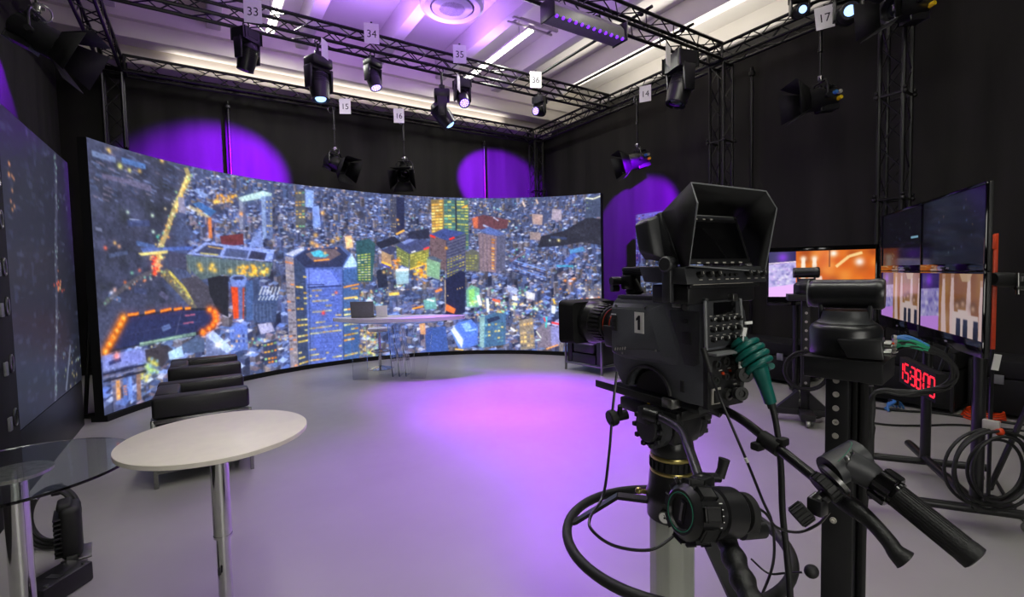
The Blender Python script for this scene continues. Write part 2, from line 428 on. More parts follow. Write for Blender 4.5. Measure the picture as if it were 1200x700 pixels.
    cv.path([(192, 318), (205, 332), (222, 350), (232, 362)], 14, (112, 106, 92), 0.8)
    cv.path([(198, 318), (214, 335), (229, 354)], 4, (200, 186, 96), 0.9)
    cv.path([(184, 318), (170, 322), (150, 334), (122, 357)], 6, (96, 92, 100), 0.7)
    for _ in range(90):
        t = rg.random(); y = 205+t*115; x = np.interp(y, [205, 226, 245, 272, 290, 320], [221, 213, 205, 196, 188, 185])+rg.normal(0, 3)
        cv.dot((x, y), rg.uniform(0.9, 1.8), [(255, 220, 130), (255, 180, 90), (170, 230, 170), (255, 240, 200)][rg.integers(4)], 0.85)
    for _ in range(34): cv.dot((182+rg.normal(0, 2.2), rg.uniform(300, 324)), rg.uniform(1, 2), [(255, 90, 60), (255, 130, 90), (240, 60, 50), (255, 210, 140)][rg.integers(4)], 0.9)
    for _ in range(36): t = rg.random(); cv.dot((190+t*38+rg.normal(0, 2), 318+t*36+rg.normal(0, 2)), rg.uniform(0.8, 1.6), [(235, 215, 120), (220, 160, 90), (170, 190, 120)][rg.integers(3)], 0.8)
    for _ in range(16): t = rg.random(); cv.dot((184-t*60+rg.normal(0, 2), 320+t*36+rg.normal(0, 2)), rg.uniform(0.8, 1.7), [(255, 150, 100), (225, 225, 235), (140, 220, 190)][rg.integers(3)], 0.8)
    cv.poly([(165, 291), (226, 289), (226, 293), (168, 296)], (84, 108, 178)); cv.poly([(162, 297), (197, 293.5), (197, 297), (166, 300)], (228, 212, 138))
    cv.poly([(197, 294), (220, 299), (219, 317), (198, 312)], (74, 76, 104)); cv.poly([(219, 299), (226, 297), (224, 322), (219, 317)], (110, 116, 118))
    cv.poly([(209, 231), (216, 232), (218, 251), (210, 249)], (142, 140, 166))
    # lawn and playing field
    cv.poly([(212, 327), (230, 324), (254, 343), (256, 362), (232, 362)], (78, 76, 92)); cv.poly([(243, 322), (268, 324), (268, 372), (256, 366), (246, 345)], (42, 44, 54))
    cv.poly([(146, 372), (212, 361), (248, 361), (256, 372), (252, 386), (228, 394), (168, 404), (120, 416)], (42, 46, 60))
    cv.poly([(151, 373), (212, 364), (246, 364), (250, 372), (246, 383), (226, 391), (168, 402), (131, 410)], (48, 54, 96))
    cv.line((190, 386), (200, 382), 7, (110, 134, 190), 0.8); cv.line((213, 366), (205, 398), 1.2, (84, 88, 128)); cv.line((150, 392), (240, 376), 1, (70, 76, 118), 0.7)
    for p in ((220, 370), (226, 369), (218, 379), (224, 378)): cv.line((p[0]-3, p[1]), (p[0]+3, p[1]-0.4), 2.2, (196, 104, 140), 0.85)
    for p in ((145, 373), (141, 380.5), (137, 388), (133, 396), (128.5, 403.5), (124, 412)):
        cv.dot(p, 7, (200, 96, 20), 0.5); cv.dot(p, 4.6, (255, 160, 40)); cv.dot((p[0]+0.5, p[1]-0.5), 2, (255, 214, 110))
    for a, b in (((150, 369), (163, 367.5)), ((170, 367), (182, 364)), ((188, 365), (201, 362)), ((204, 363), (214, 361)), ((217, 361.5), (224, 361))): cv.line(a, b, 4, (226, 112, 34)); cv.line(a, b, 2, (255, 156, 60))
    for p in ((246, 363), (252, 366), (253, 371), (253, 376), (250, 381), (245, 385), (238, 389)): cv.dot(p, 5, (255, 120, 30)); cv.dot(p, 2.4, (255, 180, 80))
    cv.line((164, 404), (230, 391), 5, (112, 140, 136)); cv.line((164, 403), (214, 394), 2, (160, 190, 170))
    # low left quarter
    cv.poly([(120, 417), (170, 408), (172, 424), (121, 436)], (134, 144, 192)); cv.line((128, 426), (142, 421), 5, (60, 66, 100)); cv.dot((137, 417), 4, (250, 150, 140))
    for k in range(4): cv.line((121, 439+4.2*k), (172, 427+3.8*k), 2.4, [(44, 46, 66), (120, 124, 160), (38, 40, 58), (96, 104, 140)][k])
    cv.poly([(170, 410), (196, 404), (206, 412), (190, 430), (172, 424)], (66, 62, 72)); cv.poly([(197, 413), (213, 405), (216, 418), (199, 422)], (176, 200, 232))
    cv.poly([(213, 404), (231, 394), (240, 396), (240, 412), (218, 414)], (86, 104, 142))
    for x, c in ((136, (200, 160, 120)), (144, (90, 120, 180)), (150, (120, 150, 206)), (160, (148, 116, 104))): cv.poly([(x, 446-(x-136)*0.3), (x+5, 445-(x-136)*0.3), (x+6, 468), (x+1, 469)], c)
    cv.grid([(137, 447), (141, 446), (143, 468), (139, 468)], 1, 6, [(255, 180, 90)], 0.9); cv.grid([(145, 452), (149, 451), (150, 464), (146, 464)], 2, 4, [(255, 140, 60)], 0.9)
    for _ in range(26): cv.dot((rg.uniform(165, 185), rg.uniform(420, 448)), rg.uniform(1.2, 3.4), [(226, 214, 110), (190, 220, 130), (130, 170, 220)][rg.integers(3)], 0.85)
    # upper middle landmarks
    cv.poly([(225, 239), (234, 237), (254, 248), (247, 254)], (70, 112, 168)); cv.poly([(226, 223), (231, 222), (245, 229), (240, 233)], (146, 166, 208))
    cv.poly([(222, 240), (246, 254), (246, 257), (222, 244)], (190, 176, 130), 0.7)
    for _ in range(34): cv.dot((rg.uniform(250, 280), rg.uniform(229, 238)), rg.uniform(1.2, 2.6), [(255, 190, 70), (240, 160, 60), (255, 220, 130)][rg.integers(3)], 0.85)
    cv.poly([(280, 233), (288, 234), (287, 270), (281, 269)], (134, 140, 164)); cv.dot((283, 251), 3, (250, 170, 100)); cv.poly([(285, 236), (288, 236), (287, 270), (285, 270)], (96, 104, 136))
    cv.poly([(279, 232), (308, 224), (319, 227), (318, 231), (284, 237)], (184, 206, 208)); cv.poly([(306, 231), (319, 230), (320, 279), (308, 280)], (102, 118, 160)); cv.poly([(306, 231), (311, 231), (312, 280), (308, 280)], (140, 158, 190))
    cv.grid([(312, 236), (319, 236), (320, 278), (313, 278)], 3, 12, [(140, 150, 190), (220, 190, 110), (80, 90, 130)], 0.6)
    cv.poly([(244, 256), (248, 255), (249, 279), (245, 280)], (204, 130, 80)); cv.poly([(258, 277), (285, 274), (286, 287), (260, 289)], (112, 56, 62)); cv.poly([(297, 276), (306, 270), (309, 290), (292, 290)], (130, 148, 188))
    cv.poly([(219, 298), (241, 284), (322, 293), (319, 307), (270, 303)], (146, 162, 212)); cv.poly([(229, 297), (243, 287), (262, 289), (258, 299)], (70, 74, 98)); cv.poly([(266, 291), (292, 294), (289, 303), (262, 300)], (84, 94, 130)); cv.poly([(295, 294), (313, 297), (310, 305), (291, 303)], (58, 60, 82))
    cv.line((244, 289), (262, 292), 2, (200, 160, 90)); cv.line((235, 297), (256, 299), 2.4, (190, 180, 120))
    cv.poly([(218, 299), (270, 304), (320, 308), (316, 324), (286, 326), (262, 322), (236, 328), (221, 314)], (92, 110, 116))
    for k in range(14): x = 222+k*7; cv.line((x, 300+k*0.6), (x+1, 322), 1.2, (140, 160, 170), 0.5)
    for _ in range(60): cv.dot((rg.uniform(278, 315), rg.uniform(311, 323)), rg.uniform(1.4, 2.6), [(255, 206, 80), (255, 226, 120), (230, 170, 60)][rg.integers(3)], 0.9)
    for p in ((234, 311), (249, 311), (247, 315), (236, 316), (252, 317), (270, 318)): cv.dot(p, 3.4, (250, 206, 90), 0.9)
    # tube tower and neighbours
    cv.poly([(288, 330), (304, 327), (306, 374), (289, 376)], (78, 104, 156)); cv.poly([(296, 328), (304, 327), (306, 374), (298, 374)], (66, 80, 118))
    cv.poly([(272, 334), (287, 334), (286, 374), (274, 375)], (92, 112, 164)); cv.poly([(271, 336), (279, 337), (280, 373), (274, 374)], (206, 82, 40)); cv.poly([(284.5, 337), (286.5, 337), (286, 374), (284.5, 374)], (186, 76, 48))
    cv.poly([(269, 326), (274, 322), (286, 322), (290, 326), (287, 336), (272, 336)], (124, 148, 200)); cv.poly([(272, 326), (276, 324), (284, 324), (287, 326), (284, 328), (275, 328)], (58, 66, 92))
    cv.poly([(296, 352), (306, 345), (326, 350), (323, 378), (298, 378)], (70, 86, 128))
    for k in range(6): cv.line((308+k*4, 336), (304+k*4.2, 346), 2.4, (190, 198, 214)); cv.line((306+k*4, 347), (303+k*4, 352), 2.4, (180, 190, 210))
    for k in range(6): cv.line((297+k*4, 356), (297+k*4.2, 376), 1.1, (110, 130, 176), 0.8)
    cv.poly([(269, 384), (278, 378), (290, 382), (291, 410), (271, 412)], (104, 130, 188)); cv.grid([(270, 386), (290, 386), (291, 410), (271, 410)], 7, 4, [(70, 84, 128), (160, 176, 206), (240, 190, 120)], 0.6)
    cv.poly([(241, 393), (250, 387), (274, 409), (266, 414)], (176, 190, 224)); cv.poly([(241, 394), (265, 414), (265, 424), (242, 420)], (112, 124, 160)); cv.dot((255, 404), 5, (245, 245, 245)); cv.dot((239, 391), 3, (255, 140, 40))
    cv.poly([(302, 380), (318, 378), (322, 388), (306, 392)], (176, 176, 204)); cv.poly([(308, 402), (324, 398), (326, 424), (310, 428)], (60, 70, 104)); cv.grid([(309, 404), (325, 400), (326, 426), (311, 428)], 4, 6, [(255, 190, 80), (255, 150, 50), (160, 220, 150)], 0.75)
    # round tower with lit floors
    cv.poly([(346, 224), (358, 223), (358, 268), (347, 268)], (92, 96, 106)); cv.grid([(346, 226), (358, 225), (358, 268), (347, 268)], 3, 12, [(240, 214, 120), (210, 160, 90), (120, 190, 150)], 0.6)
    cv.poly([(357.5, 222), (368, 224), (367, 244), (358, 243)], (150, 172, 216)); cv.poly([(366, 243), (374, 241), (376, 266), (367, 268)], (136, 158, 206)); cv.dot((378, 250), 3.4, (250, 190, 110))
    for p in ((370, 276), (366, 285), (371, 288), (390, 283), (396, 280)): cv.dot(p, 4, (255, 200, 110), 0.9)
    cv.poly([(404, 278), (412, 276), (414, 290), (406, 292)], (236, 196, 160))
    cv.poly([(334, 299), (357, 289), (368, 291), (400, 288), (410, 296), (421, 312), (420, 425), (345, 440), (340, 440)], (84, 104, 160))
    cv.poly([(345, 302), (360, 292), (398, 290), (408, 300), (401, 313), (358, 314)], (52, 60, 96)); cv.poly([(358, 298), (372, 292), (392, 292), (400, 298), (386, 306), (368, 307)], (112, 98, 110))
    cv.poly([(364, 296), (374, 293), (386, 299), (381, 302), (368, 301)], (84, 178, 202)); cv.line((368, 306), (386, 304), 2.4, (240, 160, 70)); cv.dot((381, 297), 2.6, (255, 190, 110))
    for p in ((362, 292), (372, 289), (384, 288), (394, 291), (378, 290)): cv.dot(p, 2, (255, 180, 130))
    cv.poly([(402, 314), (412, 297), (421, 313)], (176, 198, 240)); cv.path([(402, 316), (411, 318), (421, 315)], 2.4, (235, 238, 250))
    cv.poly([(334, 298), (356, 289), (357, 293), (343, 301)], (186, 192, 216)); cv.poly([(334, 300), (344, 302), (350, 436), (341, 440)], (150, 146, 160)); cv.grid([(334, 306), (344, 308), (350, 436), (341, 439)], 2, 26, [(112, 108, 122), (170, 160, 160), (214, 140, 90)], 0.7, (0.9, 0.4))
    cv.poly([(344, 302), (358, 314), (362, 430), (350, 436)], (62, 76, 112)); cv.poly([(358, 314), (401, 316), (402, 424), (362, 430)], (96, 118, 182)); cv.poly([(401, 316), (421, 315), (421, 420), (402, 424)], (72, 106, 160))
    cv.poly([(358, 316), (387, 317), (398, 334), (362, 336)], (124, 146, 208)); cv.line((361, 337), (400, 335), 2.4, (48, 56, 90)); cv.line((360, 334), (380, 333.5), 1.4, (48, 56, 90))
    YW = [(250, 220, 110), (255, 232, 150), (240, 190, 80), (226, 222, 150)]
    cv.grid([(346, 322), (360, 324), (362, 428), (351, 432)], 3, 17, YW, 0.6, (0.9, 0.34)); cv.grid([(362, 340), (400, 338), (401, 422), (363, 428)], 10, 14, YW, 0.5, (0.95, 0.3)); cv.grid([(403, 332), (420, 331), (420, 418), (403, 422)], 4, 15, YW+[(255, 170, 60)], 0.55, (0.95, 0.36))
    for y in np.linspace(340, 420, 14): cv.line((361, y+1), (401, y-1), 1, (64, 82, 140), 0.6)
    cv.line((402, 337), (421, 333), 3, (240, 160, 70)); cv.line((403, 350), (419, 348), 3.4, (255, 200, 110)); cv.line((362, 316), (364, 428), 1, (50, 60, 92)); cv.line((402, 316), (403, 423), 1.4, (60, 78, 120)); cv.dot((379, 367), 3, (255, 70, 60)); cv.dot((394, 343), 2.6, (255, 120, 70))
    cv.poly([(417, 283), (433, 280), (440, 286), (436, 330), (419, 330)], (54, 92, 104)); cv.grid([(419, 299), (435, 297), (435, 330), (420, 330)], 4, 11, [(236, 224, 110), (190, 206, 90), (250, 240, 170)], 0.85, (0.8, 0.5))
    # middle towers
    cv.poly([(457, 231), (465, 231), (465, 274), (458, 272)], (72, 76, 100)); cv.poly([(464.5, 231), (474, 232), (474, 270), (465, 274)], (42, 48, 82)); cv.grid([(458, 234), (465, 234), (465, 272), (458, 271)], 3, 12, [(130, 134, 150), (230, 190, 120)], 0.35, (0.5, 0.4)); cv.line((464, 275), (474, 270), 4, (246, 190, 90)); cv.dot((466, 258), 2.4, (255, 180, 80)); cv.dot((467, 263), 2, (240, 210, 140))
    cv.poly([(479, 272), (503, 268), (503, 280), (478, 280)], (46, 50, 74)); cv.poly([(440, 285), (462, 277), (470, 284), (446, 292)], (42, 46, 66))
    cv.poly([(505, 234), (520, 234), (520, 274), (506, 276)], (134, 118, 78)); cv.poly([(520, 234), (549, 235), (549, 292), (540, 296), (520, 272)], (78, 110, 112))
    cv.grid([(505.5, 236), (519, 235), (519, 273), (506, 274)], 3, 11, [(248, 214, 110), (255, 230, 150), (220, 176, 84)], 0.92, (0.9, 0.62)); cv.grid([(520, 236), (533, 236), (534, 272), (521, 272)], 3, 11, [(232, 226, 120), (120, 190, 170), (80, 130, 140)], 0.9, (0.92, 0.6)); cv.grid([(535, 236), (549, 236), (549, 290), (536, 288)], 3, 16, [(220, 216, 110), (170, 180, 110), (90, 120, 120)], 0.85, (0.9, 0.55)); cv.line((534, 235), (535, 286), 2.4, (38, 44, 66)); cv.line((541, 244), (548, 241), 3, (246, 170, 70))
    cv.poly([(504, 275), (520, 268), (546, 273), (523, 282)], (66, 82, 146)); cv.poly([(504, 276), (523, 282), (523, 318), (504, 308)], (112, 92, 102)); cv.poly([(523, 282), (546, 274), (545, 318), (523, 328)], (72, 76, 110))
    for k in range(11): cv.line((524, 285+k*3.6), (545.5, 277.5+k*3.6), 1.2, (128, 132, 160), 0.8)
    for k in range(8): cv.line((505+k*2.3, 278+k*0.7), (505+k*2.3, 306+k*1.2), 0.8, (136, 116, 122), 0.7)
    cv.line((504, 276), (510, 278.5), 4.4, (240, 66, 60)); cv.line((526.5, 281), (532.5, 278.5), 4, (246, 58, 52)); cv.dot((523, 291), 3, (240, 170, 60))
    cv.grid([(524, 304), (545, 297), (545, 318), (524, 327)], 6, 7, [(210, 190, 90), (160, 170, 90)], 0.6, (0.7, 0.5))
    cv.poly([(464, 288), (478, 280), (503, 282), (503, 291), (480, 298)], (72, 80, 124)); cv.poly([(470, 284), (480, 280), (488, 281), (474, 287)], (130, 146, 196)); cv.poly([(464, 288), (480, 298), (479, 314), (465, 308)], (112, 122, 84)); cv.poly([(480, 298), (503, 291), (502, 306), (480, 316)], (136, 138, 76))
    cv.grid([(465, 291), (479, 299), (479, 313), (465, 307)], 5, 5, [(190, 196, 110), (150, 160, 90)], 0.9); cv.grid([(481, 299), (502, 293), (501, 305), (481, 314)], 8, 4, [(216, 206, 100), (170, 170, 80)], 0.95)
    cv.line((496.5, 292.5), (503, 290), 3.6, (248, 70, 76)); cv.line((482, 296), (487, 294.5), 3, (240, 240, 245)); cv.line((480, 316), (502, 308), 3, (255, 210, 90))
    cv.poly([(447, 294), (458, 299), (459, 311), (447, 307)], (172, 150, 122)); cv.poly([(447, 294), (458, 288), (466, 291), (458, 299)], (66, 72, 108)); cv.line((447, 307), (459, 312), 4, (255, 200, 80)); cv.line((447, 310), (457, 314), 3, (70, 80, 180))
    for _ in range(50): cv.dot((rg.normal(495, 6), rg.normal(318, 5)), rg.uniform(1.2, 3), [(255, 190, 50), (255, 214, 100), (240, 150, 40)][rg.integers(3)], 0.9)
    for _ in range(26): cv.dot((rg.normal(464, 3), rg.normal(309, 4)), rg.uniform(1, 2.4), [(255, 200, 90), (255, 150, 40)][rg.integers(2)], 0.85)
    cv.poly([(500, 303), (516, 308), (515, 328), (500, 323)], (140, 170, 150)); cv.poly([(500, 302), (507, 300), (518, 305), (516, 308)], (90, 104, 130)); cv.poly([(463, 317), (479, 315), (479, 332), (465, 334)], (158, 180, 190)); cv.line((464, 317), (479, 316), 5, (240, 244, 250))
    cv.poly([(441, 318), (452, 314), (455, 336), (443, 338)], (44, 50, 74)); cv.dot((450, 319), 3, (255, 210, 130))
    cv.poly([(522, 327), (540, 317), (545, 320), (545, 366), (534, 370), (522, 368)], (38, 44, 78)); cv.grid([(524, 330), (544, 322), (544, 362), (524, 366)], 7, 9, [(240, 200, 140)], 0.22, (0.4, 0.4)); cv.line((521.5, 328), (522, 366), 2, (190, 170, 150)); cv.poly([(523, 356), (534, 362), (532, 368), (522, 364)], (220, 130, 70))
    # right part
    cv.poly([(553, 256), (566, 252), (596, 258), (594, 268), (570, 270), (556, 268)], (110, 70, 80)); cv.poly([(553, 256), (560, 254), (560, 268), (555, 268)], (190, 112, 84)); cv.line((566, 264), (578, 270), 4, (170, 180, 214)); cv.line((578, 255), (584, 259), 3, (190, 190, 220))
    cv.poly([(545, 296), (553, 292), (562, 296), (561, 318), (546, 318)], (104, 106, 100)); cv.grid([(546, 299), (560, 299), (560, 317), (546, 317)], 4, 6, [(170, 170, 90), (130, 134, 100)], 0.8)
    cv.poly([(560, 271), (573, 266), (592, 274), (582, 278)], (96, 116, 172)); cv.poly([(560, 273), (582, 277), (581, 320), (562, 317)], (138, 120, 134)); cv.poly([(582, 277), (592, 275), (592, 316), (581, 320)], (96, 98, 128))
    for k in range(9): cv.line((561+k*2.3, 275), (562+k*2.2, 316), 0.9, (164, 142, 146) if k % 2 else (104, 94, 116), 0.8)
    cv.grid([(575.5, 280), (581, 281), (580, 318), (576, 317)], 1, 11, [(250, 170, 70), (255, 200, 110), (200, 120, 60)], 0.9)
    for k in range(4): cv.line((601, 305+k*4.4), (640, 317+k*4.4), 2.6, [(130, 160, 220), (56, 64, 100), (120, 150, 210), (60, 70, 110)][k])
    cv.line((598, 307), (615, 295), 3.4, (116, 96, 116))
    cv.poly([(623, 251), (636, 252), (635, 264), (624, 263)], (178, 160, 158)); cv.poly([(647, 245), (658, 246), (658, 259), (646, 258)], (166, 158, 170)); cv.poly([(621, 272), (634, 273), (633, 282), (621, 281)], (156, 142, 144)); cv.line((612, 236), (615, 243), 4, (220, 200, 190)); cv.line((628, 234), (630, 239), 4, (214, 190, 180))
    cv.poly([(630, 290), (634, 277), (660, 271), (690, 254), (706, 258), (706, 288), (682, 284), (652, 289)], (48, 50, 64))
    for _ in range(60): q = (rg.uniform(636, 704), 0); y = rg.uniform(262, 288); cv.dot((q[0], max(y, 290-(q[0]-630)*0.42)), rg.uniform(2, 5), [(40, 42, 54), (58, 60, 76), (66, 68, 84)][rg.integers(3)], 0.6)
    cv.line((645, 278), (664, 280), 5, (60, 72, 112)); cv.dot((654.5, 282), 3, (240, 220, 150)); cv.dot((644, 282), 2, (200, 214, 220))
    cv.poly([(686, 233), (703, 229), (706, 232), (706, 254), (686, 256)], (72, 82, 112)); cv.path([(686, 232.5), (695, 233.5), (706, 229)], 3, (226, 228, 206)); cv.grid([(687, 237), (694, 238), (694, 253), (687, 253)], 3, 5, [(130, 150, 120), (100, 120, 150)], 0.5)
    cv.poly([(667, 293), (683, 289), (686, 294), (668, 298)], (92, 150, 190)); cv.line((652, 312), (672, 312), 4, (70, 150, 180)); cv.poly([(660, 306), (672, 296), (676, 300), (664, 310)], (84, 110, 176)); cv.poly([(686, 342), (705, 334), (705, 354), (687, 354)], (110, 112, 134)); cv.grid([(687, 344), (705, 338), (705, 352), (687, 353)], 8, 3, [(150, 146, 150), (80, 84, 110)], 0.8)
    for _ in range(34): cv.dot((rg.uniform(655, 704), rg.uniform(322, 352)), rg.uniform(1, 2.2), [(255, 200, 120), (255, 150, 80), (230, 240, 230), (255, 240, 200)][rg.integers(4)], 0.9)
    cv.dot((693, 349), 4, (250, 250, 250)); cv.dot((688, 351), 3, (255, 140, 70)); cv.dot((697, 351), 3, (255, 160, 100)); cv.dot((662, 329), 3, (250, 150, 70))
    cv.poly([(546, 340), (552, 334), (562, 338), (561, 360), (547, 360)], (124, 170, 160)); cv.poly([(549, 340), (556, 338), (556, 358), (550, 358)], (150, 190, 130))
    for _ in range(130): cv.dot((rg.uniform(550, 640), rg.normal(356, 11)), rg.uniform(1, 2.8), [(220, 255, 230), (150, 240, 180), (255, 255, 250), (255, 220, 140), (120, 220, 190), (255, 190, 120)][rg.integers(6)], 0.85)
    for a, b, w, c in (((560, 346), (563, 358), 6, (250, 255, 250)), ((571, 350), (572, 366), 5, (240, 255, 240)), ((577, 351), (586, 354), 5, (250, 110, 80)), ((580, 355), (584, 356), 4, (255, 240, 230)), ((600, 349), (606, 350), 9, (255, 255, 250)), ((601, 356), (606, 357), 6, (250, 230, 170)), ((598, 384), (603, 388), 4, (240, 240, 235)), ((588, 392), (597, 391), 3.4, (230, 226, 214))): cv.line(a, b, w, c)
    cv.poly([(594, 334), (606, 338), (606, 346), (595, 342)], (172, 180, 210)); cv.poly([(616, 341), (627, 344), (626, 352), (617, 350)], (206, 206, 216))
    cv.poly([(562, 372), (580, 366), (593, 368), (592, 404), (562, 408)], (78, 116, 156)); cv.poly([(562, 372), (568, 371), (567, 408), (562, 406)], (150, 178, 180)); cv.poly([(570, 374), (584, 370), (586, 374), (572, 379)], (50, 62, 96)); cv.grid([(568, 380), (591, 378), (590, 402), (568, 405)], 6, 6, [(120, 170, 180), (230, 210, 130), (90, 140, 170)], 0.6)
    cv.poly([(528, 388), (536, 378), (552, 374), (560, 382), (560, 404), (538, 410)], (96, 132, 200)); cv.poly([(528, 386), (532, 383), (543, 398), (541, 408)], (214, 220, 236)); cv.poly([(540, 380), (549, 377), (553, 384), (545, 388)], (150, 180, 230)); cv.line((533, 409), (543, 410), 3, (255, 200, 90)); cv.line((545, 388), (558, 386), 3, (170, 200, 240))
    cv.poly([(608, 376), (624, 372), (627, 408), (610, 410)], (150, 140, 128)); cv.grid([(609, 380), (625, 377), (626, 408), (610, 409)], 4, 6, [(214, 190, 150), (120, 120, 130), (250, 210, 140)], 0.7)
    cv.poly([(628, 386), (637, 378), (648, 384), (646, 406), (630, 408)], (134, 124, 144)); cv.line((640.5, 371), (639.5, 384), 3, (80, 210, 200)); cv.line((637, 372), (639, 377), 3, (230, 80, 60)); cv.line((646, 378), (656, 380), 4, (246, 70, 70)); cv.line((628, 388), (634, 396), 2.6, (230, 236, 226)); cv.line((627, 399), (633, 398), 3, (200, 226, 230)); cv.poly([(645, 382), (658, 384), (655, 404), (646, 406)], (150, 150, 186)); cv.line((640, 409), (654, 404), 3, (250, 170, 100)); cv.poly([(646, 358), (651, 359), (650, 368), (646, 367)], (220, 226, 236)); cv.line((648, 350), (650, 356), 4, (250, 200, 80))
    # behind and under the desk
    for _ in range(60): cv.dot((rg.uniform(422, 446), rg.uniform(384, 416)), rg.uniform(1.2, 3), [(255, 240, 200), (230, 220, 110), (170, 220, 150), (240, 180, 90)][rg.integers(4)], 0.85)
    cv.poly([(446, 343), (520, 338), (520, 350), (450, 352)], (60, 78, 130), 0.5); cv.line((456, 345), (468, 344), 6, (250, 210, 110)); cv.line((483, 362), (496, 359), 3.4, (255, 170, 60)); cv.poly([(496, 352), (510, 348), (512, 362), (498, 363)], (120, 170, 170)); cv.line((500, 351), (509, 353), 4, (220, 236, 240)); cv.line((510, 342), (518, 339), 5, (240, 150, 80))
    cv.poly([(497, 385), (522, 382), (526, 414), (500, 415)], (72, 100, 166)); cv.poly([(491, 380), (498, 378), (499, 392), (493, 392)], (214, 170, 130))
    cv.speckle(0.07, 3); cv.speckle(0.05, 1); cv.blur(2); cv.bloom()
    cv.a = np.clip(cv.a*1.04, 0, 255)
city = Canvas(CW, CH, (78, 88, 126), led_T)
paint_city(city)
K['city'] = screen_mat('city_picture_on_video_wall', 1.0, 0.5)
led = thing('video_wall', 'large curved video wall showing a city at dusk from the air', 'video wall', (LC.x, LC.y, 0))
city.mesh('screen', lambda u, v: led_pt(u, v)-LC, K['city'], led)
def led_cabinet():
    b = B(); n = 60; loops = []
    for i in range(n+1):
        u = i/n; a = LA0+(LA1-LA0)*u; zt = led_top(u)
        ri, ro = LR+0.006, LR+0.10
        loops.append([b.bm.verts.new((r*math.cos(a), r*math.sin(a), z)) for r, z in ((ri, 0.05), (ri, zt+0.002), (ro, zt+0.002), (ro, 0.05))])
    for A, C in zip(loops, loops[1:]):
        for k in range(4): b._face([A[k], A[(k+1) % 4], C[(k+1) % 4], C[k]])
    b._face(loops[0]); b._face(list(reversed(loops[-1])))
    return b
led_cabinet().done('cabinet', 'matt', led)
bp = B(); n = 60; loops = []
for i in range(n+1):
    a = LA0+(LA1-LA0)*i/n
    loops.append([bp.bm.verts.new((r*math.cos(a), r*math.sin(a), z)) for r, z in ((LR-0.03, 0.0), (LR-0.03, 0.066), (LR+0.14, 0.066), (LR+0.14, 0.0))])
for A, C in zip(loops, loops[1:]):
    for k in range(4): bp._face([A[k], A[(k+1) % 4], C[(k+1) % 4], C[k]])
bp._face(loops[0]); bp._face(list(reversed(loops[-1])))
bp.done('plinth', 'matt', led)
for u in (0.02, 0.2, 0.4, 0.6, 0.8, 0.98):
    p = led_pt(u, 0.0, LR+0.35)-LC; q = led_pt(u, 0.0, LR+0.115)-LC
    B().tube([(p.x, p.y, 0.02), (q.x, q.y, 0.04)], 0.03, 6).tube([(p.x, p.y, 0.0), (q.x, q.y, 2.2)], 0.02, 6).done('rear_strut', 'truss', led)
# ------------------------------------------------------------------ the studio shell
XL, XR, YB, YF, ZC = -1.75, 7.75, 10.25, -2.6, 6.0
def fabric_wall():
    M = mat('black_drape', (40, 39, 37), 0.9, noise=0.25, scale=3.0, spec=0.15, stretch=(1, 1, 0.15)); return M
K['drape'] = fabric_wall()
def drape(name, p0, p1, z1, fold=0.005, per=0.42):
    """thick hung cloth wall with shallow folds and seams every 1.4 m"""
    b = B(); p0, p1 = Vector(p0), Vector(p1); L = (p1-p0).length; d = (p1-p0)/L; nrm = Vector((-d.y, d.x, 0)); n = int(L/0.07)
    fr, bk = [], []
    for i in range(n+1):
        s = L*i/n; ph = 2*PI*s/per
        o = fold*(math.sin(ph)+0.6*math.sin(ph*0.37+1.2)); sm = (s % 1.4)
        if sm < 0.05: o -= 0.012
        q = p0+d*s+nrm*o
        fr.append([b.bm.verts.new((q.x, q.y, z)) for z in (0.0, z1*0.5, z1)]); q2 = q+nrm*-0.04
        bk.append([b.bm.verts.new((q2.x, q2.y, z)) for z in (0.0, z1)])
    for i in range(n):
        for k in range(2): b._face([fr[i][k], fr[i+1][k], fr[i+1][k+1], fr[i][k+1]])
        b._face([bk[i][0], bk[i][1], bk[i+1][1], bk[i+1][0]]); b._face([fr[i][2], fr[i+1][2], bk[i+1][1], bk[i][1]])
    return struct(b.done(name, 'drape', smooth=60))
drape('wall_back', (XR+0.1, YB, 0), (XL-0.1, YB, 0), 5.12)
drape('wall_left', (XL, YB, 0), (XL, YF, 0), 5.3)
drape('wall_right', (XR, YF, 0), (XR, YB, 0), 5.12)
drape('wall_front', (XL, YF, 0), (XR, YF, 0), 6.0)
# floor: grey poured resin
def floor_mat():
    M = bpy.data.materials.new('grey_resin_floor'); M.use_nodes = True; nt = M.node_tree; P = nt.nodes['Principled BSDF']
    tc = nt.nodes.new('ShaderNodeTexCoord'); n1 = nt.nodes.new('ShaderNodeTexNoise'); n1.inputs['Scale'].default_value = 0.7; n1.inputs['Detail'].default_value = 6
    n2 = nt.nodes.new('ShaderNodeTexNoise'); n2.inputs['Scale'].default_value = 9; n2.inputs['Detail'].default_value = 8
    nt.links.new(tc.outputs['Object'], n1.inputs['Vector']); nt.links.new(tc.outputs['Object'], n2.inputs['Vector'])
    r1 = nt.nodes.new('ShaderNodeValToRGB'); r1.color_ramp.elements[0].color = lin((148, 146, 143)); r1.color_ramp.elements[1].color = lin((158, 156, 153)); r1.color_ramp.elements[0].position = 0.35; r1.color_ramp.elements[1].position = 0.65
    nt.links.new(n1.outputs['Fac'], r1.inputs['Fac']); nt.links.new(r1.outputs['Color'], P.inputs['Base Color'])
    mr = nt.nodes.new('ShaderNodeMapRange'); mr.inputs['To Min'].default_value = 0.34; mr.inputs['To Max'].default_value = 0.46
    nt.links.new(n2.outputs['Fac'], mr.inputs['Value']); nt.links.new(mr.outputs['Result'], P.inputs['Roughness'])
    P.inputs['Specular IOR Level'].default_value = 0.4
    return M
K['floor'] = floor_mat()
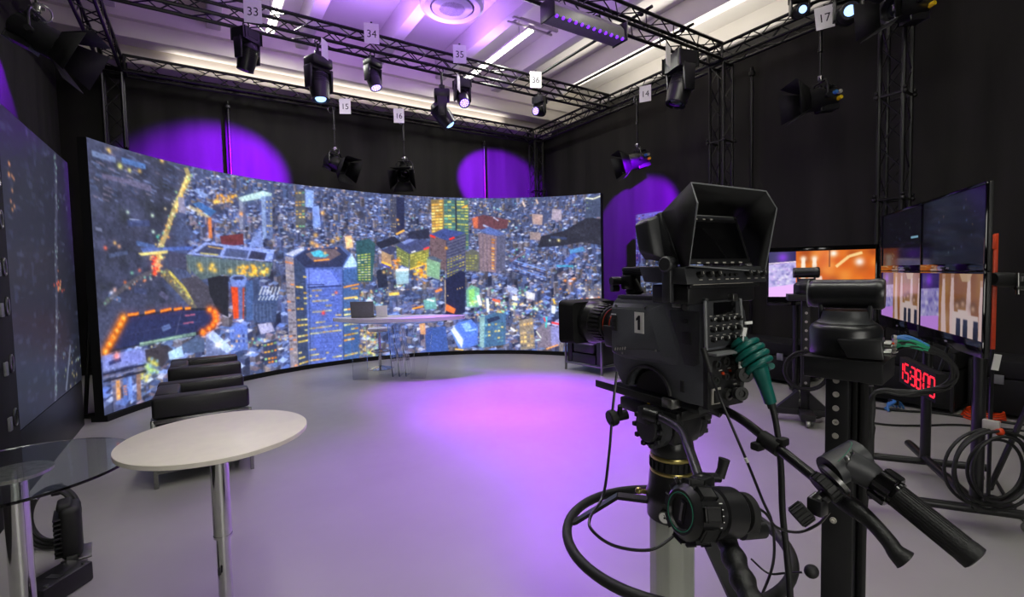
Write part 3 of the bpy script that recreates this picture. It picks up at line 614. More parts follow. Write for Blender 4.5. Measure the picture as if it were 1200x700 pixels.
struct(B().box(((XL+9)/2, (YF+YB+1.5)/2, -0.06), (9-XL+0.6, YB+1.5-YF+0.6, 0.12)).done('floor', 'floor', smooth=0))
K['ceil'] = mat('painted_concrete_ceiling', (214, 210, 204), 0.8, noise=0.03, scale=1.2)
K['beam'] = mat('cream_painted_beam', (226, 219, 206), 0.75, noise=0.03, scale=2)
struct(B().box((3.6, 4.4, ZC+0.1), (13.2, 15.6, 0.2)).done('ceiling', 'ceil', smooth=0))
for k in range(9):
    x = 0.36 + 1.34*k - 1.34
    struct(B().box((x, 3.55, ZC-0.2), (0.2, 11.6, 0.4), bev=0.012).done('trim_%d' % (k+1), 'ceil', smooth=30))
struct(B().box((3.6, 9.75, ZC-0.25), (13.0, 0.8, 0.5), bev=0.01).box((3.6, 9.62, ZC-0.62), (13.0, 0.34, 0.26), bev=0.01).box((3.6, 10.05, ZC-0.72), (13.0, 0.3, 0.5)).done('trim_10', 'beam', smooth=30))
# ------------------------------------------------------------------ trusses
TS, TZ = 0.29, 5.09
def truss(name, label, p0, p1, group, size=TS, up=(0, 0, 1), step=0.29, plates=True):
    p0, p1 = Vector(p0), Vector(p1); d = (p1-p0); L = d.length; d.normalize(); u = Vector(up); s = d.cross(u)
    t = thing(name, label, 'truss', p0, 0, group); h = size/2-0.025
    cor = [(a*h, c*h) for a, c in ((-1, -1), (1, -1), (1, 1), (-1, 1))]
    for a, c in cor:
        o = s*a + u*c; B().tube([o, o+d*L], 0.025, 8).done('chord', 'truss', t)
    n = max(2, round(L/step))
    for k in range(4):
        o0 = s*cor[k][0]+u*cor[k][1]; o1 = s*cor[(k+1) % 4][0]+u*cor[(k+1) % 4][1]; b = B()
        for i in range(n):
            a, c = (o0, o1) if i % 2 else (o1, o0)
            b.tube([a+d*(L*i/n), c+d*(L*(i+1)/n)], 0.009, 5)
        b.done('lacing', 'truss', t)
    if plates:
        for e in (0.012, L-0.012):
            b = B()
            for k in range(4):
                o0 = s*cor[k][0]+u*cor[k][1]; o1 = s*cor[(k+1) % 4][0]+u*cor[(k+1) % 4][1]; b.tube([o0+d*e, o1+d*e], 0.02, 6)
            b.done('end_frame', 'truss', t)
    return t
TXL, TXR, TY = -1.02, 7.2, (9.84, 7.24, 4.74, 2.41)
G = 'roof trusses'
zc = TZ-TS/2
truss('roof_truss', 'black box truss along the back wall above the city screen', (TXL+0.15, TY[0], zc), (TXR-0.15, TY[0], zc), G)
truss('roof_truss', 'black box truss carrying the tags 33 to 36', (TXL+0.15, TY[1], zc), (TXR-0.15, TY[1], zc), G)
truss('roof_truss', 'black box truss carrying the long violet light bar', (TXL+0.15, TY[2], zc), (TXR-0.15, TY[2], zc), G)
truss('roof_truss', 'black box truss along the right wall carrying tags 14 and 17', (TXR, TY[0]+0.15, zc), (TXR, TY[3]-0.3, zc), G)
truss('roof_truss', 'black box truss along the left wall above the side screen', (TXL, TY[0]+0.15, zc), (TXL, TY[3], zc), G)
GT = 'truss towers'
for lab, x, y in (('truss tower behind the left end of the city screen', TXL, TY[0]), ('truss tower in the far corner behind the city screen', TXR, TY[0]), ('truss tower on the right wall behind the camera viewfinder', TXR, TY[2]), ('truss tower on the right wall behind the stacked monitors', TXR, TY[3])):
    t = truss('truss_tower', lab, (x, y, 0.02), (x, y, TZ-TS-0.01 if y != TY[3] else zc-0.2), GT, up=(0, 1, 0))
    B().box((0, 0, -0.01), (0.6, 0.6, 0.02)).done('base_plate', 'truss', t)
    for z in (2.3, 3.55):
        b = B()
        for a, c in ((-1, -1), (1, -1), (1, 1), (-1, 1)): b.ball((a*0.145, c*0.145, z), 0.03, 6).ball((a*0.145, c*0.145, z+0.05), 0.022, 6)
        b.tube([(-0.13, -0.13, z), (0.13, -0.13, z)], 0.016, 6).tube([(-0.13, 0.13, z), (0.13, 0.13, z)], 0.016, 6).tube([(-0.13, -0.13, z), (-0.13, 0.13, z)], 0.016, 6).tube([(0.13, -0.13, z), (0.13, 0.13, z)], 0.016, 6)
        b.done('coupler_ring', 'truss', t)
# upright pipes against the cloth
for lab, p, z1 in (('upright pipe on the back wall left of tag 15', on_y(268, 150, 10.12), 4.72), ('upright pipe on the back wall near the far corner', on_y(568, 200, 10.12), 4.72), ('upright pipe on the right wall beside the hanging barndoor lamp', on_x(881, 120, 7.6), 4.75)):
    t = thing('wall_pipe', lab, 'pipe', (p.x, p.y, 0), 0, 'upright pipes on the walls')
    B().tube([(0, 0, 0.01), (0, 0, z1)], 0.025, 10).done('tube', 'truss', t); B().cyl((0, 0, 0), (0, 0, 0.012), 0.09).done('foot_plate', 'truss', t); B().box((0, 0, z1-0.1), (0.08, 0.08, 0.07), bev=0.01).done('clamp', 'truss', t)
# ------------------------------------------------------------------ lamps, tags and gear hung from the trusses
K['violetled'] = glow('violet_led', (120, 40, 255), 2.2); K['whiteled'] = glow('violet_white_led', (205, 190, 255), 2.6); K['blueled'] = glow('blue_white_lens', (150, 190, 255), 2.5)
K['coldled'] = glow('bright_cold_lens', (205, 222, 255), 4.0)
def hang_z(x): return TZ-TS
def yaw_of(v): return math.atan2(v[1], v[0])
def moving_head(label, p, aim, face, s=1.0, drop=0.0, group='moving head lamps'):
    """p: where the clamp meets the truss; aim: world direction of the beam"""
    t = thing('moving_head_spotlight', label, 'stage lamp', p, 0, group); a = Vector(aim).normalized(); yw = yaw_of(a); Rz = Matrix.Rotation(yw, 4, 'Z'); z0 = -drop
    b = B()
    if drop > 0: b.tube([(0, 0, 0), (0, 0, -drop)], 0.02, 8)
    b.box((0, 0, z0-0.03*s), (0.07*s, 0.05*s, 0.09*s), bev=0.008).tube(arc((0, 0, 0.03), 0.035, 0, 2*PI, 14, (1, 0, 0), (0, 0, 1))[:-1], 0.01, 6, closed=True).done('clamp', 'truss', t)
    b = B(Rz); b.box((0, 0, z0-0.12*s), (0.20*s, 0.25*s, 0.11*s), bev=0.02*s); b.box((-0.1*s, 0, z0-0.12*s), (0.01, 0.14*s, 0.06*s)); b.done('base', 'satin', t)
    pz = z0-0.36*s; b = B(Rz)
    b.box((0, 0, z0-0.19*s), (0.10*s, 0.28*s, 0.035*s), bev=0.01)
    for sg in (-1, 1): b.hexa([(-0.05*s, sg*0.150*s, pz-0.06*s), (0.05*s, sg*0.150*s, pz-0.06*s), (0.05*s, sg*0.118*s, pz-0.06*s), (-0.05*s, sg*0.118*s, pz-0.06*s), (-0.065*s, sg*0.146*s, z0-0.175*s), (0.065*s, sg*0.146*s, z0-0.175*s), (0.065*s, sg*0.118*s, z0-0.175*s), (-0.065*s, sg*0.118*s, z0-0.175*s)], bev=0.008)
    b.done('yoke', 'satin', t)
    T = toward(a, (0, 0, pz)); h = B(T)
    h.lathe([(0, -0.17*s), (0.06*s, -0.165*s), (0.095*s, -0.12*s), (0.11*s, -0.03*s), (0.108*s, 0.06*s), (0.096*s, 0.15*s), (0.098*s, 0.17*s), (0.088*s, 0.175*s), (0.082*s, 0.155*s), (0, 0.155*s)], (0, 0, 0), (0, 0, 1), 28)
    for k in range(5): h.ring((0, 0, (-0.10+0.022*k)*s), (0, 0, (-0.092+0.022*k)*s), 0.114*s, 0.09*s, 24)
    hd = h.done('head', 'satin', t)
    if face == 'led':
        l = B(T); l.cyl((0, 0, 0.156*s), (0, 0, 0.160*s), 0.08*s); l.done('front_plate', K['violetled'], hd)
        for r, n in ((0, 1), (0.033, 6), (0.064, 12)):
            for k in range(n):
                q = (r*s*math.cos(2*PI*k/n), r*s*math.sin(2*PI*k/n), 0.164*s); B(T).ball(q, (0.0125*s, 0.0125*s, 0.008*s), 6).done('led_lens', K['whiteled'], hd)
    elif face == 'lens':
        B(T).lathe([(0.06*s, 0.157*s), (0.05*s, 0.175*s), (0.025*s, 0.187*s), (0, 0.19*s)], (0, 0, 0), (0, 0, 1), 20).done('front_lens', K['blueled'], hd)
    else:
        B(T).lathe([(0.07*s, 0.157*s), (0.05*s, 0.168*s), (0, 0.173*s)], (0, 0, 0), (0, 0, 1), 20).done('front_lens', 'lens', hd)
    return t
def number_tag(label, p, txt, yaw=0.0, w=0.21, h=0.29, tilt=0.0):
    """paper number hung under/beside the truss; front faces yaw direction"""
    t = thing('number_sign', label, 'number tag', p, yaw, 'paper number tags on the trusses')
    M = Matrix.Rotation(R(tilt), 4, 'Y') @ axes((0, 0, 0), (1, 0, 0), (0, 0, 1))
    c = B(M).box((0, 0, 0), (w, h, 0.004)).done('card', 'white', t)
    B().box((0, 0.012, h/2+0.008), (0.03, 0.022, 0.03)).done('clip', 'truss', t)
    if txt: B(M).text(txt, h*0.52, Matrix.Translation((0, -0.01, 0.0025)), 0.0006, 0.95).done('numerals', 'ink', c, smooth=0)
    return t
def barn_lamp(label, p, drop, aim, knobs=('white', 'yellow', 'blue'), s=1.0, group='hanging barndoor lamps', pole_mat='steel', side=1, door=1.0):
    t = thing('fresnel_spotlight', label, 'stage lamp', p, 0, group); a = Vector(aim).normalized(); Rz = Matrix.Rotation(yaw_of(a), 4, 'Z')
    b = B(); b.box((0, 0, -0.03), (0.06, 0.05, 0.08), bev=0.008); b.tube([(0, 0, 0), (0, 0, -drop*0.55)], 0.02, 10).tube([(0, 0, -drop*0.5), (0, 0, -drop)], 0.013, 10); b.cyl((0, 0, -drop*0.56), (0, 0, -drop*0.5), 0.03); b.done('drop_pole', 'truss', t)
    B().tube(arc((0.03, 0, -drop-0.05), 0.07, 0, 2*PI, 20, (0.8, 0.3, 0), (0, 0, 1))[:-1], 0.007, 6, closed=True).tube(arc((-0.05, 0, -0.06), 0.06, 0, 2*PI, 18, (0.9, 0.3, 0), (0, 0, 1))[:-1], 0.007, 6, closed=True).done('safety_cable', 'steel', t)
    B().box((0, 0, -drop-0.02), (0.05, 0.05, 0.07), bev=0.01).cyl((-0.05, 0, -drop-0.02), (0.05, 0, -drop-0.02), 0.012).done('hook', 'steel', t)
    pz = -drop-0.30*s; yk = B(Rz)
    yk.tube([(0, 0.17*s, pz), (0, 0.17*s, pz+0.16*s), (0, 0.13*s, pz+0.22*s), (0, -0.13*s, pz+0.22*s), (0, -0.17*s, pz+0.16*s), (0, -0.17*s, pz)], 0.014*s, 8); yk.tube([(0, 0, pz+0.22*s), (0, 0, -drop-0.04)], 0.016, 8)
    for sg in (-1, 1): yk.cyl((0, sg*0.15*s, pz), (0, sg*0.20*s, pz), 0.03*s)
    yk.done('yoke', 'satin', t)
    T = toward(a, (0, 0, pz)); h = B(T)
    h.lathe([(0, -0.21*s), (0.10*s, -0.21*s), (0.125*s, -0.18*s), (0.13*s, -0.05*s), (0.145*s, 0.0), (0.148*s, 0.19*s), (0.12*s, 0.19*s), (0.115*s, 0.13*s), (0, 0.12*s)], (0, 0, 0), (0, 0, 1), 28)
    for k in range(6): h.box((0, 0.135*s, (-0.17+0.03*k)*s), (0.18*s, 0.03*s, 0.012*s))
    h.box((0, -0.13*s, -0.08*s), (0.16*s, 0.06*s, 0.22*s), bev=0.01)
    hd = h.done('housing', 'satin', t)
    B(T).lathe([(0.114*s, 0.135*s), (0.07*s, 0.16*s), (0, 0.17*s)], (0, 0, 0), (0, 0, 1), 24).done('fresnel_lens', 'lens', hd)
    q0, q1, L = 0.13*s, 0.17*s, 0.24*s*door; z0 = 0.195*s
    for k, (sx, sy) in enumerate(((1, 0), (-1, 0), (0, 1), (0, -1))):
        c = B(T); op = 0.55
        if sx: P = [(sx*q0, -q0, z0), (sx*q0, q0, z0), (sx*(q0+L*op), q1*1.25, z0+L*0.85), (sx*(q0+L*op), -q1*1.25, z0+L*0.85)]
        else: P = [(-q0, sy*q0, z0), (q0, sy*q0, z0), (q1*1.25, sy*(q0+L*op), z0+L*0.85), (-q1*1.25, sy*(q0+L*op), z0+L*0.85)]
        c.sheet(P); c.done('barn_door', 'matt', hd, solid=0.004)
    B(T).ring((0, 0, 0.188*s), (0, 0, 0.2*s), 0.155*s, 0.125*s).done('door_ring', 'satin', hd)
    for k, cn in enumerate(knobs):
        if cn: B(T).cyl((0.10*s, (0.03-0.075*(k % 2))*s, (-0.17+0.05*(k // 2))*s), (0.165*s, (0.03-0.075*(k % 2))*s, (-0.175+0.05*(k // 2))*s), 0.030*s, 0.024*s).done('knob', {'white': 'lightgrey', 'yellow': 'yellow', 'blue': 'blue'}[cn], hd, label=cn+' adjusting knob')
    return t
zb = TZ-TS
right_ = Vector((0.839, -0.545, 0)); away = Vector((0.545, 0.839, 0))
# tags 33-36 row, on the second truss
fr = TY[1]-TS/2-0.03
for px, py, txt, yw in ((296, 14, '33', R(-18)), (435, 40, '34', R(-18)), (538, 64, '35', R(-22)), (627, 94, '36', R(-25))):
    q = on_y(px, py, fr); number_tag('paper number tag reading %s on the middle truss' % txt, (q.x, q.y-0.02, q.z), txt, yw)
for px, py, txt, Yw, yw in ((404, 125, '15', TY[0]-TS/2-0.04, R(-25)), (467, 136, '16', TY[0]-TS/2-0.04, R(-25))):
    q = on_y(px, py, Yw); number_tag('paper number tag reading %s under the back truss' % txt, (q.x, q.y-0.02, q.z), txt, yw)
q = on_x(757, 110, TXR-TS/2-0.04); number_tag('paper number tag reading 14 on the right truss', (q.x-0.02, q.y, q.z), '14', R(-60))
q = on_x(967, 21, TXR-TS/2-0.04); number_tag('paper number tag reading 17 on the right truss', (q.x-0.02, q.y, q.z), '17', R(-55), tilt=-6)
q = on_y(781, 66, TY[2]-TS/2-0.04); number_tag('paper tag seen almost edge on beside the big spot lamp', (q.x, q.y-0.03, q.z), None, R(22))
for px, py, lab in ((377, 66, 'white card seen edge on above the lit yoke lamp'), (531, 104, 'white card seen edge on above the drooping yoke lamp')):
    q = on_y(px, py, TY[1]-0.1); number_tag(lab, (q.x, q.y-0.2, q.z+0.02), None, R(48), w=0.16, h=0.24)
def on_truss(px, py, Yv): q = on_y(px, py, Yv); return (q.x, Yv, zb)
LH = 'led wash lamps'
moving_head('dark moving lamp hanging beside the tag 33', on_truss(288, 22, TY[1]), (-0.2, 0.25, -1), None, 1.05)
moving_head('wash lamp with lit violet face under the tag 34', on_truss(436, 55, TY[1]), (0.18, -0.35, -1), 'led', 0.92, group=LH)
moving_head('wash lamp with lit violet face under the tag 35', on_truss(541, 82, TY[1]), (-0.1, -0.65, -0.75), 'led', 0.95, group=LH)
moving_head('small wash lamp shining sideways under the tag 36', on_truss(632, 103, TY[1]), (-0.9, -0.3, -0.2), 'led', 0.82, group=LH)
moving_head('large yoke lamp with one blue lens hung left of centre', on_truss(372, 52, TY[1]), (0.05, -0.12, -1), 'lens', 1.25, drop=0.12)
moving_head('drooping yoke lamp with blue lens hung right of the tag 16', on_truss(517, 80, TY[1]), (0.55, -0.25, -0.8), 'lens', 1.25, drop=0.22)
moving_head('big spot lamp hung by the right truss tower', on_truss(797, 55, TY[2]), (-0.35, 0.1, -1), None, 1.55)
q = on_x(937, 0, 6.86); moving_head('lamp with bright cold lens at the top edge left of tag 17', (q.x, q.y, zb+0.42), (-0.75, -0.75, -0.35), 'lens', 0.8)
q = on_x(994, 3, 6.84); moving_head('lamp with bright cold lens right of tag 17', (q.x, q.y, zb+0.2), (-0.9, -0.5, -0.22), 'lens', 1.05)
# hanging barndoor lamps
def drop_from(px, py, plane, v):
    q = on_y(px, py, v) if plane == 'y' else on_x(px, py, v); return q
q = drop_from(393, 190, 'y', TY[0]-0.1); barn_lamp('barndoor lamp hanging below the tag 15', (q.x, TY[0]-0.1, zb), zb-q.z-0.27, (0.55, -0.75, -0.45), ('blue', None, None))
q = drop_from(474, 200, 'y', TY[0]-0.1); barn_lamp('barndoor lamp hanging below the tag 16', (q.x, TY[0]-0.1, zb), zb-q.z-0.27, (-0.45, -0.75, -0.6), ('white', 'yellow', None), side=-1)
q = drop_from(747, 186, 'x', TXR-0.1); barn_lamp('barndoor lamp hanging below the tag 14', (TXR-0.1, q.y, zb), zb-q.z-0.27, (-0.86, 0.42, -0.28), ('white', 'yellow', 'blue'))
q = drop_from(961, 114, 'x', TXR-0.1); barn_lamp('barndoor lamp hanging below the tag 17', (TXR-0.1, q.y, zb), zb-q.z-0.27, (-0.80, 0.58, -0.1), ('white', 'yellow', 'blue'))
q = on_x(1062, 8, 6.78); barn_lamp('barndoor lamp with yellow knob at the top above the truss tower', (6.78, q.y, zb-0.08), 0.02, (-0.85, 0.45, -0.1), ('white', 'yellow', None), s=1.0)
q = at_d(46, 48, 3.9); barn_lamp('barndoor lamp with violet lit side at the upper left corner', (q.x, q.y, 4.8), 4.8-q.z-0.28, (0.86, -0.18, -0.47), (None, 'yellow', None), s=0.82, door=1.15)
# violet light bar
a0, a1 = on_y(650, 17, 4.5), on_y(729, 46, 4.5); cx = (a0.x+a1.x)/2; L = a1.x-a0.x+0.06; zz = (a0.z+a1.z)/2
t = thing('ceiling_light_bar', 'long grey light bar with a row of violet diodes', 'stage lamp', (cx, 4.5, zz))
bd = B().prism([(-0.03, -0.015), (0.20, -0.015), (0.22, 0.05), (0.20, 0.17), (0.05, 0.20), (-0.01, 0.12)], L, axes((-L/2, 0, 0), (0, 1, 0), (0, 0, 1)), bev=0.008).done('body', 'silver', t)
for s in (-1, 1): B().box((s*(L/2+0.012), 0.08, 0.09), (0.02, 0.27, 0.24), bev=0.01).done('end_cap', 'satin', t)
for s in (-1, 1): B().tube([(s*L*0.3, 0.1, 0.18), (s*L*0.3, 0.24, zb-zz+0.02)], 0.02, 8).box((s*L*0.3, 0.24, zb-zz+0.02), (0.07, 0.06, 0.07), bev=0.01).done('bracket', 'truss', t)
for k in range(12): B().ball((-L/2+0.045+(L-0.09)*k/11, -0.018, -0.012), 0.021, 8).done('diode', K['violetled'], bd)
# round ceiling diffuser
c = on_z(530, 11, 5.48)
t = thing('air_vent', 'round white ceiling air diffuser with perforated centre', 'air vent', (c.x, c.y, 5.48))
B().lathe([(0.33, 0.02), (0.42, 0.0), (0.47, 0.03), (0.48, 0.10), (0.36, 0.11), (0.36, 0.515), (0, 0.515), (0, 0.12), (0.33, 0.12)], (0, 0, 0), (0, 0, 1), 48).done('outer_ring', 'whitetop', t)
B().lathe([(0, 0.0), (0.28, 0.0), (0.305, 0.012), (0.30, 0.04), (0, 0.05)], (0, 0, 0), (0, 0, 1), 48).done('disc', 'whitetop', t)
pb = B()
for i in range(-12, 13):
    for j in range(-12, 13):
        x, y = i*0.0165+(j % 2)*0.008, j*0.0148
        if x*x+y*y < 0.19**2: pb.lathe([(0, -0.002), (0.0052, -0.002), (0.0052, 0.001)], (x, y, 0), (0, 0, 1), 6)
pb.done('perforations', 'grey', t); 
pb = B()
for k in range(4): pb.box((0.30*math.cos(k*PI/2+0.5), 0.30*math.sin(k*PI/2+0.5), 0.07), (0.06, 0.06, 0.06))
pb.done('spacers', 'grey', t)
# pipes lying across the trusses
for lab, px, py, y0, y1 in (('black spreader pipe lying across two trusses left of the light bar end', 638, 84, TY[2]-0.2, TY[1]+0.15), ('black spreader pipe lying across two trusses right of the light bar', 682, 96, TY[2]-0.2, TY[1]+0.15)):
    q = on_z(px, py, TZ+0.025); t = thing('spreader_pipe', lab, 'pipe', (q.x, y0, TZ+0.022), 0, 'spreader pipes across the trusses')
    B().tube([(0, 0, 0), (0, y1-y0, 0)], 0.022, 10).done('tube', 'truss', t)
    for yy in (0.2, y1-y0-0.15): B().box((0, yy, -0.005), (0.07, 0.05, 0.06), bev=0.01).done('clamp', 'truss', t)
# small rail under the ceiling
q = on_z(628, 28, 5.6); t = thing('ceiling_rail', 'short grey steel rail hung under the ceiling beyond the strip light', 'rail', (q.x, q.y, 5.6))
B().box((0, 0, 0), (0.9, 0.05, 0.05), bev=0.006).box((0, 0.16, 0), (0.9, 0.03, 0.03)).done('channel', 'lightgrey', t)
for s in (-0.35, 0.35): B().tube([(s, 0, 0), (s, 0, ZC-5.6)], 0.006, 6).box((s, 0.08, 0.0), (0.04, 0.2, 0.02)).done('hanger', 'steel', t)
# ------------------------------------------------------------------ side screens
def dim_city(w, h, seed, bright=1.0):
    cv = Canvas(w, h, (34*bright, 37*bright, 50*bright)); rg = np.random.default_rng(seed); cv.rg = rg
    for _ in range(500):
        x, y = rg.uniform(0, w), rg.uniform(0, h); c = np.array([(30, 32, 42), (46, 52, 76), (56, 62, 92), (26, 28, 36), (70, 76, 106)][rg.integers(5)])*bright
        a, b2 = rg.uniform(3, 10), rg.uniform(1.5, 6); cv.raw_poly([(x, y), (x+a, y+rg.normal(0, 1.5)), (x+a, y+b2), (x, y+b2)], c, 0.6)
    return cv
K['sidepic'] = screen_mat('dim_side_screen_picture', 1.0, 0.4, spec=0.35); K['rightpic'] = screen_mat('right_side_screen_picture', 1.0, 0.5)
cv = dim_city(170, 240, 3, 0.85); rg = cv.rg
cv.path([(128, 10), (120, 60), (110, 100), (106, 130), (98, 170), (88, 205), (80, 240)], 7, (70, 72, 92), 0.8)
for _ in range(80):
    t_ = rg.random(); x = np.interp(t_*240, [10, 60, 100, 130, 170, 205, 240], [128, 120, 110, 106, 98, 88, 80]); cv.raw_dot(x+rg.normal(0, 3), t_*240, rg.uniform(0.8, 1.6), [(170, 190, 190), (150, 200, 180), (140, 140, 160)][rg.integers(3)], 0.7)
for _ in range(14): cv.raw_dot(rg.normal(108, 8), rg.normal(134, 5), rg.uniform(1, 2.2), [(255, 150, 90), (250, 220, 160), (230, 90, 60)][rg.integers(3)], 0.85)
for _ in range(10): cv.raw_dot(rg.normal(18, 3), rg.uniform(40, 80), 1.6, (230, 150, 90), 0.8)
for _ in range(30): cv.raw_dot(rg.uniform(110, 168), rg.uniform(200, 238), rg.uniform(0.8, 2), [(180, 190, 120), (200, 180, 110), (130, 160, 190)][rg.integers(3)], 0.7)
cv.line((112, 238), (136, 196), 5, (120, 128, 150), 0.7); cv.blur(1)
SX, SY0, SY1, SZ0, SZ1 = -1.1, 4.60, 6.66, 0.49, 2.74
t = thing('side_screen', 'dim flat video screen standing along the left wall', 'video screen', (SX, SY0, 0))
cv.mesh('screen', lambda u, v: Vector((0.004, (SY1-SY0)*u, SZ1+(SZ0-SZ1)*v)), K['sidepic'], t)
B().box((-0.045, (SY1-SY0)/2, (SZ0+SZ1)/2), (0.09, SY1-SY0+0.02, SZ1-SZ0+0.02), bev=0.004).done('cabinet', 'matt', t)
B().box((-0.05, (SY1-SY0)/2, SZ0/2-0.006), (0.10, SY1-SY0+0.02, SZ0-0.012), bev=0.006).done('base_panel', 'black', t)
for y in (0.3, 1.6): B().tube([(-0.1, y, 2.3), (-0.5, y, 0.02)], 0.02, 8).tube([(-0.5, y, 0.02), (-0.1, y, 0.02)], 0.02, 8).done('rear_strut', 'truss', t)
# neighbour panel seen edge on, with latches
t = thing('panel_rack', 'black screen panel seen edge on with silver latches at the left edge', 'screen panel', (-1.13, 4.0, 0))
B().box((0, 0.26, 1.37), (0.10, 0.58, 2.74), bev=0.006).done('cabinet', 'matt', t)
for z in (2.6, 2.2, 1.93, 1.62, 1.36, 0.98, 0.62):
    B().tube(arc((0.055, 0.45, z), 0.035, 0, 2*PI, 16, (0, 0.8, 0), (0, 0, 1.6))[:-1], 0.007, 6, closed=True).done('latch', 'steel', t)
    B().box((0.056, 0.33, z-0.02), (0.014, 0.05, 0.09), bev=0.004).done('hinge', 'grey', t)
# a stretch of the second wing at the right
cw = Canvas(140, 200, (92, 104, 140)); cw.rg = np.random.default_rng(5)
cw.houses(420, [(0, 0), (140, 0), (140, 200), (0, 200)], (6, 13), [(92, 116, 172), (120, 142, 196), (150, 160, 190), (70, 92, 146), (84, 96, 138)], [(48, 54, 84), (60, 66, 96), (92, 88, 104), (70, 66, 60)], 0.4, [(255, 220, 140), (200, 255, 170), (255, 250, 230), (255, 150, 80)])
cw.blur(1)
p0 = on_x(745, 252, 7.2)
t = thing('side_screen', 'bright flat video screen on the right wall behind the viewfinder', 'video screen', (7.2, p0.y, 0))
cw.mesh('screen', lambda u, v: Vector((-0.004, -1.5*u, p0.z+(0.5-p0.z)*v)), K['rightpic'], t)
B().box((0.045, -0.75, (p0.z+0.5)/2), (0.09, 1.52, p0.z-0.49), bev=0.004).done('cabinet', 'matt', t)
B().box((0.05, -0.75, 0.24), (0.10, 1.52, 0.48), bev=0.006).done('base_panel', 'black', t)
# ------------------------------------------------------------------ leather cube armchairs
def armchair(label, x, y, yaw):
    t = thing('armchair', label, 'armchair', (x, y, 0), yaw, 'black leather cube armchairs'); D, Wd, H = 0.64, 0.74, 0.65; hx, hy = D/2, Wd/2
    for sx in (-1, 1):
        for sy in (-1, 1): B().box((sx*(hx-0.014), sy*(hy-0.014), 0.25), (0.028, 0.028, 0.50), bev=0.003).done('leg', 'steel', t)
    f = B().box((-hx+0.014, 0, 0.486), (0.028, Wd-0.056, 0.028), bev=0.003)
    for sy in (-1, 1): f.box((0, sy*(hy-0.014), 0.486), (D-0.028, 0.028, 0.0278), bev=0.003)
    f.done('upper_frame', 'steel', t)
    f = B()
    for sy in (-1, 1): f.box((0, sy*(hy-0.014), 0.115), (D-0.03, 0.024, 0.024), bev=0.003)
    for sx in (-1, 1): f.box((sx*(hx-0.014), 0, 0.115), (0.0238, Wd-0.03, 0.0238), bev=0.003)
    f.done('lower_frame', 'steel', t)
    for sy in (-1, 1):
        B().box((0.0, sy*(hy-0.085), 0.578), (D-0.02, 0.155, 0.15), bev=0.022, seg=3).done('arm_cushion', 'leather', t)
        B().box((0.0, sy*(hy-0.075), 0.30), (D-0.06, 0.10, 0.34), bev=0.012).done('arm_panel', 'leather', t)
    B().box((-hx+0.095, 0, 0.49), (0.16, Wd-0.33, 0.33), bev=0.025, seg=3).done('back_cushion', 'leather', t)
    B().box((-hx+0.06, 0, 0.23), (0.08, Wd-0.07, 0.20), bev=0.012).done('back_panel', 'leather', t)
    B().box((0.075, 0, 0.365), (D-0.18, Wd-0.335, 0.15), bev=0.03, seg=3).done('seat_cushion', 'leather', t)
    B().box((0.03, 0, 0.205), (D-0.1, Wd-0.28, 0.15), bev=0.012).done('seat_base', 'leather', t)
    return t
armchair('black leather armchair just behind the white round table', -0.03, 4.62, R(0))
armchair('black leather armchair behind the nearer one, closest to the city screen', 0.0, 5.99, R(0))
armchair('black leather armchair alone under the studio camera lens', 5.08, 5.46, R(187))
# ------------------------------------------------------------------ tables
t = thing('side_table', 'small round cream topped table on a chrome column', 'table', (0.03, 2.305, 0))
B().lathe([(0, 0.848), (0.334, 0.848), (0.339, 0.851), (0.339, 0.867), (0.335, 0.87), (0, 0.87)], n=96).done('table_top', 'laminate', t)
B().lathe([(0, 0.836), (0.10, 0.836), (0.10, 0.848), (0, 0.848)], n=32).done('mounting_plate', 'steel', t)
B().cyl((0, 0, 0.435), (0, 0, 0.838), 0.034, n=32).ring((0, 0, 0.431), (0, 0, 0.441), 0.0355, 0.026, 32).done('outer_tube', 'chrome', t)
B().cyl((0, 0, 0.02), (0, 0, 0.44), 0.0265, n=32).done('inner_tube', 'chrome', t)
B().lathe([(0, 0), (0.205, 0), (0.21, 0.006), (0.18, 0.014), (0.05, 0.03), (0, 0.03)], n=64).done('foot_disc', 'chrome', t)
B().box((-0.02, -0.03, 0.30), (0.012, 0.012, 0.03), bev=0.003).done('height_lever', 'satin', t)
t = thing('glass_table', 'round clear glass table on a chrome column at the left edge', 'table', (-0.63, 2.545, 0))
B().lathe([(0, 0.779), (0.372, 0.779), (0.375, 0.782), (0.375, 0.787), (0.372, 0.79), (0, 0.79)], n=96).done('glass_top', 'glass', t)
dm = B(); dm.lathe([(0, 0.762), (0.10, 0.762), (0.112, 0.768), (0.112, 0.7785), (0, 0.7785)], n=64)
dm.done('top_disc', 'disc', t)
B().cyl((0, 0, 0.02), (0, 0, 0.764), 0.037, n=32).ring((0, 0, 0.742), (0, 0, 0.76), 0.044, 0.035, 32).done('column', 'chrome', t)
B().lathe([(0, 0), (0.215, 0), (0.22, 0.006), (0.18, 0.014), (0.05, 0.03), (0, 0.03)], n=64).done('foot_disc', 'chrome', t)
